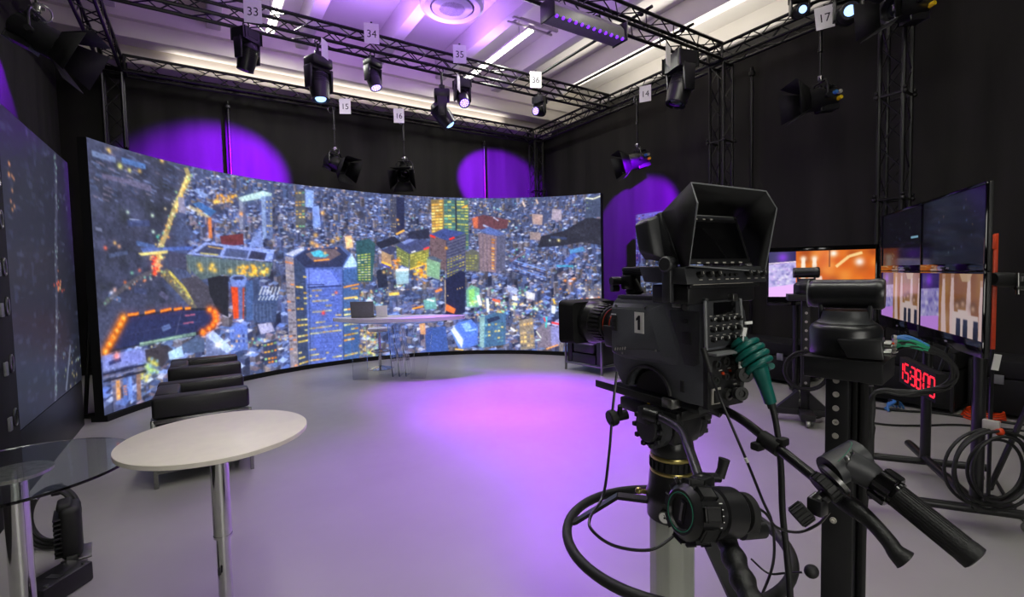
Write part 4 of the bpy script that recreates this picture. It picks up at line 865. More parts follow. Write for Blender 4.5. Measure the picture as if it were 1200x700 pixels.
# ------------------------------------------------------------------ presenter desk
DC = Vector((2.50, 7.02, 0)); DY = R(-33)
t = thing('presenter_desk', 'white topped presenter desk on clear acrylic panels', 'desk', DC, DY)
def boat(w, d, n=24):
    P = []
    for k in range(n+1): u = -1+2*k/n; P.append((u*w/2, -d/2*(1-abs(u)**2.6)))
    for k in range(1, n): u = 1-2*k/n; P.append((u*w/2, d/2*(1-abs(u)**2.6)*0.8))
    return P
B().prism(boat(2.02, 0.78), 0.055, Matrix.Translation((0, 0, 0.84)), bev=0.008).done('desk_top', 'whitetop', t)
B().prism(boat(1.5, 0.5), 0.035, Matrix.Translation((-0.02, 0.02, 0.804))).done('acrylic_underplate', 'acrylic', t)
for s, w in ((-0.62, 0.22), (0.42, 0.22)):
    B().hexa([(s-w/2-0.10*math.copysign(1, -s)*-1, -0.30, 0.0), (s+w/2-0.10*math.copysign(1, -s)*-1, -0.30, 0.0), (s+w/2-0.10*math.copysign(1, -s)*-1, -0.285, 0.0), (s-w/2-0.10*math.copysign(1, -s)*-1, -0.285, 0.0), (s-w/2, -0.02, 0.80), (s+w/2, -0.02, 0.80), (s+w/2, -0.005, 0.80), (s-w/2, -0.005, 0.80)]).done('acrylic_leg', 'acrylic', t)
B().hexa([(-0.33, -0.02, 0.012), (0.22, -0.02, 0.012), (0.22, -0.005, 0.012), (-0.33, -0.005, 0.012), (-0.33, -0.02, 0.80), (0.22, -0.02, 0.80), (0.22, -0.005, 0.80), (-0.33, -0.005, 0.80)]).done('acrylic_front', 'acrylic', t)
for dx in (-0.16, -0.06, 0.04): B().hexa([(dx+0.08, -0.20, 0.012), (dx+0.095, -0.20, 0.012), (dx+0.095, 0.15, 0.012), (dx+0.08, 0.15, 0.012), (dx, -0.10, 0.80), (dx+0.015, -0.10, 0.80), (dx+0.015, 0.10, 0.80), (dx, 0.10, 0.80)]).done('acrylic_fin', 'acrylic', t)
# laptop and card on the desk
Md = Matrix.Translation(DC) @ Matrix.Rotation(DY, 4, 'Z')
def desk_pt(px, yl=0.0, z=0.895):
    r = ray(px, 372); o = Md.inverted() @ EYE; d = Md.inverted().to_3x3() @ r; k = (yl-o.y)/d.y; return o.x+d.x*k
lx = desk_pt(427.5, 0.0); q = Md @ Vector((lx, 0.0, 0.896))
t = thing('laptop', 'open laptop with a dark lid facing us on the presenter desk', 'laptop', q, DY)
B(Matrix.Translation((0, -0.10, 0.006)) @ Matrix.Rotation(R(8), 4, 'X')).box((0, 0, 0.12), (0.345, 0.012, 0.24), bev=0.004).done('lid', 'grey', t)
B().box((0, 0.02, 0.008), (0.345, 0.24, 0.015), bev=0.004).done('keyboard_base', 'grey', t)
lx = desk_pt(448.5, 0.0); q = Md @ Vector((lx, -0.03, 0.896))
t = thing('paper_card', 'white card standing beside the laptop on the desk', 'card', q, DY)
B(Matrix.Rotation(R(10), 4, 'X')).box((0, 0, 0.088), (0.165, 0.006, 0.175), bev=0.002).done('sheet', 'white', t); B(Matrix.Rotation(R(-35), 4, 'X')).box((0, 0.0, 0.05), (0.05, 0.004, 0.09)).done('prop', 'white', t)
# stool behind the desk
q = on_z(446, 432)
t = thing('bar_stool', 'chrome bar stool behind the clear desk', 'stool', (q.x, q.y, 0))
B().lathe([(0, 0), (0.20, 0), (0.205, 0.006), (0.15, 0.02), (0.035, 0.05), (0, 0.05)], n=40).done('foot_disc', 'chrome', t)
B().cyl((0, 0, 0.04), (0, 0, 0.62), 0.022, n=20).done('column', 'chrome', t)
B().tube(arc((0, -0.06, 0.30), 0.15, 0, 2*PI, 32)[:-1], 0.010, 8, closed=True).tube([(0, 0, 0.30), (0, -0.21, 0.30)], 0.010, 8).done('foot_ring', 'chrome', t)
B().lathe([(0, 0.62), (0.17, 0.62), (0.185, 0.64), (0.18, 0.67), (0, 0.68)], n=40).done('seat', 'whitetop', t)
# ------------------------------------------------------------------ gear on the floor at the left
q = on_z(93, 655)
t = thing('floor_lamp', 'black rounded floor lamp on a steel bracket beyond the glass table', 'floor lamp', (q.x-0.005, q.y-0.10, 0), R(8))
B().box((0, 0, 0.215), (0.085, 0.16, 0.27), bev=0.028, seg=4).box((-0.02, 0, 0.35), (0.06, 0.12, 0.04), bev=0.015, seg=3).done('housing', 'rubber', t)
fb = B()
for k in range(9): fb.box((-0.050, 0, 0.11+0.024*k), (0.03, 0.15, 0.008))
fb.done('cooling_fins', 'satin', t)
B().box((0.0, 0, 0.008), (0.11, 0.21, 0.012), bev=0.003).box((0, -0.105, 0.06), (0.04, 0.01, 0.11)).box((0, 0.105, 0.06), (0.04, 0.01, 0.11)).box((0.02, 0, 0.074), (0.11, 0.17, 0.012), bev=0.003).done('bracket', 'steel', t)
q = on_z(78, 690)
t = thing('power_box', 'flat black power box with a silver label in front of the floor lamp', 'power box', (q.x-0.03, q.y-0.03, 0), R(-38))
B().box((0, 0, 0.05), (0.15, 0.24, 0.10), bev=0.012).done('casing', 'black', t); B().box((0.02, -0.02, 0.101), (0.07, 0.03, 0.004)).done('label_plate', 'steel', t)
for x_, y_ in ((0.055, 0.09), (-0.055, 0.09), (0.055, -0.09)): B().cyl((x_, y_, 0.098), (x_, y_, 0.106), 0.01).done('screw', 'steel', t)
q = on_z(62, 640)
t = thing('cable_coil', 'black cable coil leaning behind the chrome column', 'cable coil', (q.x, q.y, 0))
cb = B()
for k in range(5): cb.tube(arc((0.004*k, 0.012*k-0.03, 0.17+0.006*(k % 3)), 0.155-0.008*(k % 3), 0, 2*PI, 36, (0.8, -0.55, 0.0), (0.1, 0.1, 1))[:-1], 0.010, 7, closed=True)
cb.done('loops', 'rubber', t)
B().box((0.03, 0.02, 0.31), (0.04, 0.09, 0.035), bev=0.006).done('tie', 'satin', t)
# ------------------------------------------------------------------ studio camera on its pedestal
CO = Vector((1.179, 0.772, 0)); CYAW = R(-4.5)
PC = CO + Matrix.Rotation(CYAW, 3, 'Z') @ Vector((0, 0.18, 0))      # column axis
t = thing('camera_pedestal', 'black studio camera pedestal with steering ring and two pan bars', 'camera pedestal', PC, CYAW); ped = t
PW = Matrix.Translation(PC) @ Matrix.Rotation(CYAW, 4, 'Z'); PI_ = PW.inverted()
def pl(px, py, d): return PI_ @ at_d(px, py, d)
# base, column
B().lathe([(0, 0.06), (0.30, 0.06), (0.31, 0.08), (0.28, 0.13), (0.16, 0.19), (0.125, 0.25), (0.12, 0.40), (0.105, 0.42), (0.068, 0.42)], n=48).done('base_skirt', 'satin', t)
for k in range(3):
    a = PI/2+k*2*PI/3; w = Vector((0.24*math.cos(a), 0.24*math.sin(a), 0))
    wb = B(); wb.cyl(w+Vector((-0.02, 0, 0.035)), w+Vector((0.02, 0, 0.035)), 0.034).box(w+Vector((0, 0, 0.06)), (0.06, 0.05, 0.02), bev=0.005).done('caster', 'rubber', t)
fl = B(); fl.prism([(0.068*math.cos(2*PI*k/10), 0.068*math.sin(2*PI*k/10)) for k in range(10)], 0.345, Matrix.Translation((0, 0, 0.40)), bev=0.004).done('column', 'alu', t, smooth=20)
B().lathe([(0, 0.742), (0.071, 0.742), (0.0745, 0.746), (0.0745, 0.795), (0.077, 0.80), (0.077, 0.818), (0.071, 0.832), (0.069, 0.85), (0.066, 0.885), (0, 0.885)], n=48).done('column_head', 'satin', t)
B().lathe([(0, 0.885), (0.064, 0.885), (0.0655, 0.888), (0.0655, 0.893), (0.064, 0.896), (0, 0.896)], n=48).done('lower_ring', 'brass', t)
rb = B(); rb.cyl((0, 0, 0.896), (0, 0, 0.928), 0.062, n=40)
for k in range(22): a = 2*PI*k/22; rb.box((0.0625*math.cos(a), 0.0625*math.sin(a), 0.912), (0.006, 0.011, 0.026), rot=(0, 0, math.degrees(a)), bev=0.001)
rb.done('clamp_ring', 'rubber', t)
B().lathe([(0, 0.928), (0.0635, 0.928), (0.065, 0.931), (0.065, 0.938), (0.0635, 0.941), (0, 0.941)], n=48).done('upper_ring', 'brass', t)
# pressure gauge on the column head, facing the lens side of the photographer
gdir = (PI_.to_3x3() @ Vector((-0.91, -0.41, 0))).normalized()
gp = gdir*0.0735+Vector((0, 0, 0.771))
gb = B().cyl(gp, gp+gdir*0.010, 0.018, n=24).done('gauge', 'steel', t); B().cyl(gp+gdir*0.010, gp+gdir*0.0115, 0.0155, n=24).done('gauge_face', 'white', gb)
B(toward(gdir, gp+gdir*0.012)).box((0.002, 0.003, 0), (0.002, 0.015, 0.0008), rot=(0, 0, 30)).ball((0, 0, 0), (0.003, 0.003, 0.001), 6).done('gauge_needle', 'ink', gb)
# steering ring and spokes
RZ, RR = 0.675, 0.325
B().tube(arc((0, 0, RZ), RR, 0, 2*PI, 72)[:-1], 0.0155, 12, closed=True).done('steering_ring', 'rubber', t)
for a in (R(133), R(253), R(13)):
    u = Vector((math.cos(a), math.sin(a), 0)); s = Vector((-u.y, u.x, 0)); b = B()
    P = [u*0.065+Vector((0, 0, 0.782)), u*0.165+Vector((0, 0, 0.782)), u*0.30+Vector((0, 0, RZ+0.004)), u*RR+Vector((0, 0, RZ-0.004))]
    for p, q in zip(P, P[1:]):
        n_ = s.cross((q-p).normalized())*0.005; b.hexa([p-s*0.017-n_, p+s*0.017-n_, q+s*0.017-n_, q-s*0.017-n_, p-s*0.017+n_, p+s*0.017+n_, q+s*0.017+n_, q-s*0.017+n_])
    b.done('spoke', 'satin', t)
B().tube([(-0.045, 0.050, 0.805), (-0.066, 0.070, 0.808)], 0.008, 8).ball((-0.068, 0.072, 0.808), 0.011, 8).done('brake_lever', 'brass', t)
# fluid head
h = B(); h.lathe([(0, 0.941), (0.062, 0.941), (0.066, 0.955), (0.062, 0.985), (0.05, 1.0), (0, 1.0)], n=40)
h.hexa([(-0.055, -0.06, 0.985), (0.055, -0.06, 0.985), (0.055, 0.06, 0.985), (-0.055, 0.06, 0.985), (-0.06, -0.075, 1.075), (0.06, -0.075, 1.075), (0.06, 0.075, 1.075), (-0.06, 0.075, 1.075)], bev=0.012)
h.done('pan_base', 'satin', t)
for s in (-1, 1):
    b = B(); b.cyl((s*0.055, 0.0, 1.035), (s*0.095, 0.0, 1.035), 0.062, n=32, bev=0.008).cyl((s*0.094, 0, 1.035), (s*0.108, 0, 1.035), 0.042, n=24, bev=0.004)
    for k in range(10): a = 2*PI*k/10; b.box((s*0.100, 0.052*math.cos(a), 1.035+0.052*math.sin(a)), (0.014, 0.014, 0.014), bev=0.003)
    b.done('drag_knob', 'body2', t)
B().box((0, 0.0, 1.088), (0.13, 0.20, 0.030), bev=0.006).box((-0.06, 0.03, 1.075), (0.03, 0.24, 0.04), bev=0.006).box((0.06, 0.03, 1.075), (0.03, 0.24, 0.04), bev=0.006).done('tilt_plate', 'satin', t)
B().box((0, 0.03, 1.1075), (0.085, 0.34, 0.013), bev=0.003).hexa([(-0.05, -0.14, 1.114), (0.05, -0.14, 1.114), (0.05, 0.20, 1.114), (-0.05, 0.20, 1.114), (-0.04, -0.14, 1.128), (0.04, -0.14, 1.128), (0.04, 0.20, 1.128), (-0.04, 0.20, 1.128)]).done('wedge_adaptor', 'body2', t)
B().box((-0.084, 0.09, 1.118), (0.006, 0.34, 0.024), bev=0.002, rot=(0, 0, 0)).done('side_rail', 'satin', t)
B().box((-0.088, -0.07, 1.124), (0.012, 0.04, 0.028), bev=0.003).box((-0.075, -0.088, 1.124), (0.03, 0.008, 0.026), bev=0.002).done('rail_clip', 'steel', t)
B().box((-0.06, 0.03, 1.096), (0.012, 0.012, 0.010), bev=0.002).done('wedge_latch', 'yellow', t); B().box((0.0, -0.102, 1.112), (0.08, 0.006, 0.006)).done('wedge_spring', 'brass', t)
kb = B(); kb.cyl((-0.09, 0.10, 1.05), (-0.125, 0.11, 1.045), 0.016).cyl((-0.125, 0.11, 1.045), (-0.15, 0.115, 1.04), 0.026, n=10, bev=0.004).tube([(-0.12, 0.10, 1.05), (-0.125, 0.09, 1.085)], 0.008, 8); kb.done('tilt_lock', 'rubber', t)
# left pan bar with focus demand
A = [(-0.105, 0.0, 1.06), pl(770, 488, 1.38), pl(797, 503, 1.27), pl(808, 527, 1.18), pl(820, 562, 1.09)]
B().tube(spline(A, 8), 0.0115, 12).done('pan_bar', 'satin', t, label='bent left pan bar')
B().tube([pl(755, 484, 1.40), pl(771, 489, 1.375)], 0.019, 14).box(pl(758, 486, 1.41), (0.04, 0.04, 0.05), bev=0.006).done('bar_clamp', 'satin', t)
fd0, fd1 = pl(797, 600, 0.985), pl(888, 601, 1.055); ax = (fd1-fd0).normalized(); fdl = (fd1-fd0).length
T = toward(ax, fd0); f = B(T)
f.lathe([(0, 0.006), (0.033, 0.006), (0.035, 0.0), (0.044, 0.0), (0.056, 0.012), (0.058, 0.05), (0.053, 0.054), (0.046, 0.056), (0.046, 0.082), (0.052, 0.085), (0.052, 0.135), (0.046, 0.142), (0, 0.142)], n=40)
dm = f.done('focus_demand', 'satin', t)
gb = B(T)
for k in range(9): a = 2*PI*k/9; gb.box((0.0575*math.cos(a), 0.0575*math.sin(a), 0.031), (0.010, 0.024, 0.036), rot=(0, 0, math.degrees(a)), bev=0.003)
gb.done('focus_grip', 'rubber', dm)
B(T).ring((0, 0, -0.0005), (0, 0, 0.0015), 0.0385, 0.0372, 40).done('green_ring', 'mint', dm)
up_l = T.inverted().to_3x3() @ (PI_.to_3x3() @ Vector((0, 0, 1))); up_l.z = 0; up_l.normalize(); xr = Vector((0, 0, -1)).cross(up_l).normalized()*1.0
LM = Matrix(((up_l.y*1, up_l.x, 0, 0), (-up_l.x*1, up_l.y, 0, 0), (0, 0, 1, 0), (0, 0, 0, 1)))
TM = T @ axes((0, 0, 0.0045), up_l, Vector((0, 0, -1)).cross(up_l))
B(TM).box((0, 0, -0.001), (0.046, 0.017, 0.003), bev=0.001).done('badge', 'black', dm); B(TM).box((0, 0, 0.0015), (0.036, 0.007, 0.001)).done('badge_stripe', 'steel', dm)
mk = B(T)
for k in range(24): a = 2*PI*k/24; mk.box((0.0463*math.cos(a), 0.0463*math.sin(a), 0.069), (0.0008, 0.0016, 0.008 if k % 3 == 0 else 0.004), rot=(0, 0, math.degrees(a)))
mk.done('scale_marks', 'white', dm)
b = B(T); b.cyl((0, 0, 0.142), (0, 0, 0.158), 0.030, n=28).ring((0, 0, 0.158), (0, 0, 0.176), 0.042, 0.028, 28).done('rear_collar', 'rubber', dm); B(T).ring((0, 0, 0.1435), (0, 0, 0.149), 0.0365, 0.03, 30).done('white_scale_ring', 'white', dm)
B().tube([pl(868, 622, 1.10), pl(893, 620, 1.12)], 0.021, 16).tube([pl(886, 612, 1.10), pl(884, 622, 1.10)], 0.012, 8).done('drive_unit', 'satin', dm)
B().tube([pl(820, 560, 1.085), pl(824, 578, 1.06)], 0.015, 10).tube([pl(818, 560, 1.09), pl(843, 560, 1.10)], 0.011, 12).box(pl(823, 566, 1.08), (0.05, 0.035, 0.035), bev=0.008).done('demand_clamp', 'satin', t)
B().tube([pl(843, 559, 1.10), pl(846, 551, 1.10), pl(849, 538, 1.10)], [0.012, 0.011, 0.013], 10).done('clamp_lever', 'rubber', t)
B().tube([pl(808, 626, 1.0), pl(806, 640, 1.0)], 0.0055, 8).tube([pl(792, 560, 1.02), pl(798, 574, 1.02)], 0.004, 8).done('demand_pin', 'satin', t)
gp_ = spline([pl(848, 626, 1.03), pl(856, 645, 1.0), pl(863, 662, 0.965), pl(870, 680, 0.935), pl(878, 698, 0.905), pl(890, 722, 0.87)], 6)
B().tube(gp_, [0.0225+0.0025*math.sin(i*0.72+1.0) for i in range(len(gp_))], 16).done('focus_grip_handle', 'grip', t)
B().box(pl(836, 612, 1.06), (0.03, 0.035, 0.055), bev=0.004).done('demand_bracket', 'black', t)
# right pan bar with zoom demand
P = [(0.105, 0.0, 1.06), pl(838, 478, 1.36), pl(866, 490, 1.28), pl(905, 520, 1.18), pl(955, 560, 1.07), pl(990, 588, 1.0)]
B().tube(spline(P, 8), 0.0120, 12).done('pan_bar', 'satin', t, label='long straight right pan bar')
B().tube([pl(826, 474, 1.37), pl(846, 482, 1.34)], 0.020, 14).box(pl(832, 476, 1.38), (0.04, 0.05, 0.04), bev=0.006).tube([pl(852, 475, 1.34), pl(842, 486, 1.34)], 0.008, 8).done('bar_clamp', 'satin', t)
B().tube([pl(893, 513, 1.205), pl(914, 527, 1.16)], 0.020, 14).box(pl(888, 523, 1.20), (0.03, 0.025, 0.02), bev=0.005).box(pl(917, 518, 1.16), (0.03, 0.02, 0.02), bev=0.005).done('bar_joint', 'rubber', t)
gp_ = spline([pl(968, 571, 1.04), pl(985, 585, 1.015), pl(1003, 597, 0.985), pl(1022, 613, 0.955), pl(1040, 633, 0.925), pl(1050, 647, 0.91), pl(1061, 657, 0.90)], 7); n_ = len(gp_)
B().tube(gp_, [0.0145 + 0.0048*math.sin(PI*min(1, i/(n_*0.55)))**2 + (0.0075*((i-n_*0.75)/(n_*0.25)) if i > n_*0.75 else 0) for i in range(n_)], 18).done('bar_grip', 'grip', t, label='curved rubber grip')
zd = B(); c0, c1 = pl(984, 536, 1.005), pl(1018, 558, 0.98)
b = B(); b.tube([pl(972, 553, 1.0), pl(1008, 533, 1.01)], 0.033, 22); b.tube(spline([pl(990, 542, 1.0), pl(1010, 552, 0.985), pl(1024, 562, 0.972), pl(1032, 570, 0.965)], 5), [0.034-0.0008*i for i in range(16)], 20)
zd = b.done('zoom_demand', 'body2', t)
gq0, gq1 = pl(984, 532, 1.005), pl(1018, 558, 0.98); B(toward(gq1-gq0, gq0)).lathe([(0.0335, 0), (0.0347, 0.0006), (0.0335, 0.0012)], n=32).done('green_seam', 'mint', zd)
B().tube([pl(980, 560, 0.995), pl(976, 563, 0.996)], 0.0335, 24).done('silver_ring', 'steel', zd)
b = B(); a0_, a1_ = pl(972, 567, 1.0), pl(962, 575, 1.0); dd = (a1_-a0_).normalized(); Tk = toward(dd, a0_)
b = B(Tk); b.cyl((0, 0, 0), (0, 0, 0.022), 0.030, n=28, bev=0.003)
for k in range(16): a = 2*PI*k/16; b.box((0.030*math.cos(a), 0.030*math.sin(a), 0.011), (0.004, 0.006, 0.018), rot=(0, 0, math.degrees(a)))
b.done('thumb_wheel', 'rubber', zd)
B().tube([pl(968, 580, 1.0), pl(953, 592, 1.005)], 0.0135, 12).box(pl(958, 593, 1.0), (0.03, 0.03, 0.035), bev=0.004).done('link_arm', 'satin', zd); B().tube([pl(950, 588, 1.005), pl(960, 580, 1.0)], 0.0095, 10).done('link_sleeve', 'steel', zd)
b = B(); k0, k1 = pl(947, 597, 1.005), pl(932, 608, 1.01); Tk = toward(k1-k0, k0); b = B(Tk); b.cyl((0, 0, 0), (0, 0, (k1-k0).length), 0.021, n=24, bev=0.003)
for k in range(18): a = 2*PI*k/18; b.box((0.021*math.cos(a), 0.021*math.sin(a), (k1-k0).length/2), (0.003, 0.004, (k1-k0).length*0.8), rot=(0, 0, math.degrees(a)))
b.done('end_knob', 'rubber', zd)
k0, k1 = pl(1028, 564, 0.97), pl(1048, 578, 0.945); Tk = toward(k1-k0, k0); b = B(Tk); L = (k1-k0).length; b.prism([((0.0325+0.0035*math.cos(6*a))*math.cos(a), (0.0325+0.0035*math.cos(6*a))*math.sin(a)) for a in np.linspace(0, 2*PI, 49)[:-1]], L, bev=0.004); b.cyl((0, 0, L), (0, 0, L+0.006), 0.026, n=24)
b.done('lobed_knob', K['gloss'], zd)
B().ball(pl(993, 538, 0.968), 0.006, 8).box(pl(999, 531, 0.974), (0.006, 0.006, 0.004)).done('screw', 'steel', zd)
k0, k1 = pl(1046, 577, 0.948), pl(1143, 655, 0.855); Tk = toward(k1-k0, k0); b = B(Tk); L = (k1-k0).length
b.lathe([(0, 0), (0.022, 0), (0.0225, 0.01), (0.0235, L-0.02), (0.0245, L-0.012), (0.0245, L), (0.02, L+0.002), (0, L+0.002)], n=32)
for k in range(28): a = 2*PI*k/28; b.hexa([(0.0222*math.cos(a+s), 0.0222*math.sin(a+s), z) if r else (0.0238*math.cos(a+s), 0.0238*math.sin(a+s), z) for z in (0.008, L-0.022) for s, r in ((-0.05, 1), (0.05, 1), (0.04, 0), (-0.04, 0))])
b.done('zoom_handle', 'grip', t)
# talkback microphone on its boom
b = B(); b.tube(spline([pl(880, 655, 1.28), pl(900, 672, 1.25), pl(920, 672, 1.22), pl(940, 671, 1.2)], 6), 0.0028, 6).done('microphone_boom', 'satin', t); B().ball(pl(951, 670, 1.19), (0.019, 0.016, 0.016), 10).done('microphone_foam', 'rubber', t)
# ------------------------------------------------------------------ camera body
t = thing('studio_camera', 'black broadcast studio camera marked 1 with a hooded viewfinder', 'studio camera', CO+Vector((0, 0, 1.13)), CYAW); cam_t = t
def zc_(pts): return [(y, z-1.13) for y, z in pts]
X2 = axes((0, 0, 0), (0, 1, 0), (0, 0, 1))       # local xy -> (y, z), extrude along +x
def side(poly, x0, x1, bev=0.0): return dict(poly=zc_(poly), h=x1-x0, M=Matrix.Translation((x0, 0, 0)) @ X2, bev=bev)
archp = [(0.20+0.088*math.cos(a), 1.135+0.078*math.sin(a)) for a in np.linspace(0, PI, 15)]
b = B(); b.prism(**side([(0.0, 1.415), (0.345, 1.415), (0.362, 1.398), (0.362, 1.20), (0.335, 1.155), (0.315, 1.135)] + archp + [(0.06, 1.135), (0.0, 1.135)], -0.074, 0.076, 0.006))
b.done('body', 'body', t)
b = B(); b.prism(**side([(0.105, 1.135)] + [(0.20+0.072*math.cos(a), 1.135+0.062*math.sin(a)) for a in np.linspace(PI, 0, 15)] + [(0.29, 1.132)], -0.055, 0.06, 0.0)); b.done('shoulder_pad', 'rubber', t)
b = B(); b.tube([(-0.079, 0.20+0.09*math.cos(a), 0.005+0.08*math.sin(a)) for a in np.linspace(0.1, PI-0.1, 20)], 0.0055, 8).done('arch_trim', 'rubber', t)
# raised side cover
def plate(poly_out, poly_in, x0, x1):
    b = B(); A = [b.bm.verts.new((x0, y, z-1.13)) for y, z in poly_out]; C = [b.bm.verts.new((x1, y, z-1.13)) for y, z in poly_in]; n = len(A)
    for k in range(n): b._face([A[k], A[(k+1) % n], C[(k+1) % n], C[k]])
    b._face(C); b._face(A); bmesh.ops.bevel(b.bm, geom=b.bm.edges[:], offset=0.0025, segments=2, affect='EDGES'); return b
cov = plate([(0.356, 1.402), (0.135, 1.405), (0.075, 1.255), (0.080, 1.232), (0.30, 1.222), (0.358, 1.232)], [(0.352, 1.385), (0.185, 1.388), (0.135, 1.262), (0.140, 1.245), (0.30, 1.233), (0.354, 1.242)], -0.072, -0.087).done('side_cover', 'body', t)
B().box((-0.0885, 0.223, 0.215), (0.0015, 0.040, 0.064)).done('number_card', 'white', cov)
Mn = axes((-0.0897, 0.2235, 0.215), (0, -1, 0), (0, 0, 1)); 
nb = B(Mn); nb.prism([(-0.004, -0.022), (0.006, -0.022), (0.006, 0.022), (-0.001, 0.022), (-0.011, 0.012), (-0.011, 0.005), (-0.004, 0.009)], 0.0006, Matrix.Translation((0, 0, 0.0005))).done('numeral', 'ink', cov, smooth=0)
b = B(Mn)
for k in range(5): b.prism([(-0.109+0.0115*k+0.003*math.cos(a)+0.0012*math.sin(a), -0.094+0.002*k+0.0052*math.sin(a)) for a in np.linspace(0, 2*PI, 12)[:-1]], 0.0006, Matrix.Translation((0, 0, -0.001)))
b.done('letter_marks', 'lightgrey', cov, smooth=0)
b = B(); b.tube([(-0.0885, 0.33, 0.134), (-0.0885, 0.28, 0.128), (-0.0885, 0.19, 0.139), (-0.0885, 0.14, 0.139)], 0.0008, 5); b.done('cover_groove', 'ink', cov)
for y, z in ((0.33, 0.262), (0.20, 0.262), (0.155, 0.139), (0.30, 0.112)): B().cyl((-0.083, y, z), (-0.0895, y, z), 0.0035, n=10).done('cover_screw', 'steel', cov)
b = B(); b.box((-0.0875, 0.338, 0.205), (0.003, 0.026, 0.05), bev=0.001)
for z in (0.19, 0.203, 0.216): b.box((-0.0895, 0.338, z), (0.003, 0.010, 0.006), bev=0.001)
b.done('lens_switches', 'ink', cov)
B().box((-0.0885, 0.339, 0.234), (0.0012, 0.022, 0.0035)).done('white_caption', 'white', cov)
# rear side window with card slot
b = B(); b.prism(**side([(0.115, 1.39), (0.012, 1.39), (0.012, 1.25), (0.03, 1.24), (0.062, 1.24)], -0.077, -0.072, 0.002)); sp = b.done('side_panel', 'body2', t)
B().box((-0.0785, 0.052, 0.185), (0.003, 0.034, 0.034), bev=0.001).cyl((-0.077, 0.055, 0.232), (-0.081, 0.055, 0.232), 0.007, n=16).done('slot_cover', 'black', sp)
B().cyl((-0.077, 0.055, 0.27), (-0.084, 0.055, 0.27), 0.009, n=16).box((-0.08, 0.085, 0.274), (0.006, 0.03, 0.012), bev=0.002).done('quick_lock', 'steel', sp)
b = B(); b.box((-0.0815, 0.065, 0.05), (0.004, 0.012, 0.032), bev=0.001).done('side_switch', 'ink', t)
B().box((0, 0.18, 0.289), (0.13, 0.34, 0.012), bev=0.004).box((-0.066, 0.16, 0.290), (0.014, 0.33, 0.014), bev=0.003).done('top_plate', 'body2', t)
# rear control panel
rp = B().hexa([(-0.073, -0.012, 0.165), (0.072, -0.012, 0.165), (0.072, 0.004, 0.165), (-0.073, 0.004, 0.165), (-0.073, -0.004, 0.288), (0.064, -0.004, 0.288), (0.064, 0.006, 0.288), (-0.073, 0.006, 0.288)], bev=0.003).done('control_panel', 'body2', t)
B().tube([(-0.076, -0.010, 0.160), (-0.076, -0.006, 0.290)], 0.0045, 8).tube([(0.072, -0.010, 0.160), (0.066, -0.006, 0.290)], 0.0045, 8).done('panel_guard', 'grey', rp)
B().box((0.0, -0.008, 0.267), (0.085, 0.004, 0.034), bev=0.001).done('readout', 'darkglass', rp)
b, c, w = B(), B(), B()
rg = random.Random(4)
for j, z in enumerate((0.238, 0.212, 0.186)):
    for i in range(5):
        x = -0.052+0.026*i; 
        if (i+j) % 3: b.cyl((x, -0.009, z), (x, -0.022, z), 0.0075, 0.0065, n=14)
        else: b.box((x, -0.013, z), (0.012, 0.008, 0.007), bev=0.001)
        c.box((x, -0.0225 if (i+j) % 3 else -0.018, z+0.003), (0.0016, 0.0012, 0.006)); w.box((x-0.008, -0.0125, z+0.011), (0.010, 0.0012, 0.0018))
        w.cyl((x+0.012, -0.010, z+0.004), (x+0.012, -0.0135, z+0.004), 0.0022, n=8)
b.done('knobs', 'rubber', rp); c.done('knob_pointers', 'white', rp); w.done('captions', 'lightgrey', rp)
# lower rear connector bay
cb = B().box((0.0, -0.004, 0.078), (0.145, 0.018, 0.158), bev=0.003).done('connector_panel', 'black', t)
b, w = B(), B()
for i, (x, z, r) in enumerate(((-0.045, 0.12, 0.011), (-0.012, 0.125, 0.013), (0.03, 0.12, 0.012), (-0.05, 0.078, 0.010), (-0.01, 0.085, 0.009), (0.02, 0.08, 0.009), (0.05, 0.085, 0.012), (0.0, 0.035, 0.016), (0.042, 0.035, 0.018))):
    b.ring((x, -0.012, z), (x, -0.024, z), r, r*0.62, 18).cyl((x, -0.012, z), (x, -0.020, z), r*0.4, n=12)
for x, z in ((-0.025, 0.102), (0.01, 0.104), (0.035, 0.058), (-0.03, 0.055)): w.box((x, -0.014, z), (0.012, 0.002, 0.003))
b.done('sockets', 'steel', cb); w.done('captions', 'lightgrey', cb)
B().box((-0.045, -0.015, 0.035), (0.034, 0.006, 0.042), bev=0.001).done('power_inlet', 'lightgrey', cb); B().box((-0.043, -0.019, 0.035), (0.026, 0.006, 0.034), bev=0.001).done('inlet_shroud', 'ink', cb)
B().box((-0.018, -0.016, 0.094), (0.008, 0.004, 0.006)).box((0.012, -0.016, 0.097), (0.006, 0.004, 0.005)).done('orange_lamp', 'orange', cb)
B().box((0.0, -0.02, 0.151), (0.15, 0.045, 0.007), bev=0.002).done('shelf', 'grey', cb)
# right side bracket
B().hexa([(0.074, -0.01, 0.16), (0.096, -0.01, 0.19), (0.096, 0.06, 0.19), (0.074, 0.06, 0.16), (0.068, -0.01, 0.285), (0.080, -0.01, 0.255), (0.080, 0.06, 0.255), (0.068, 0.06, 0.285)], bev=0.003).done('side_bracket', 'body2', t)
B().box((0.088, -0.016, 0.222), (0.030, 0.005, 0.008), bev=0.001).done('white_tab', 'white', t)
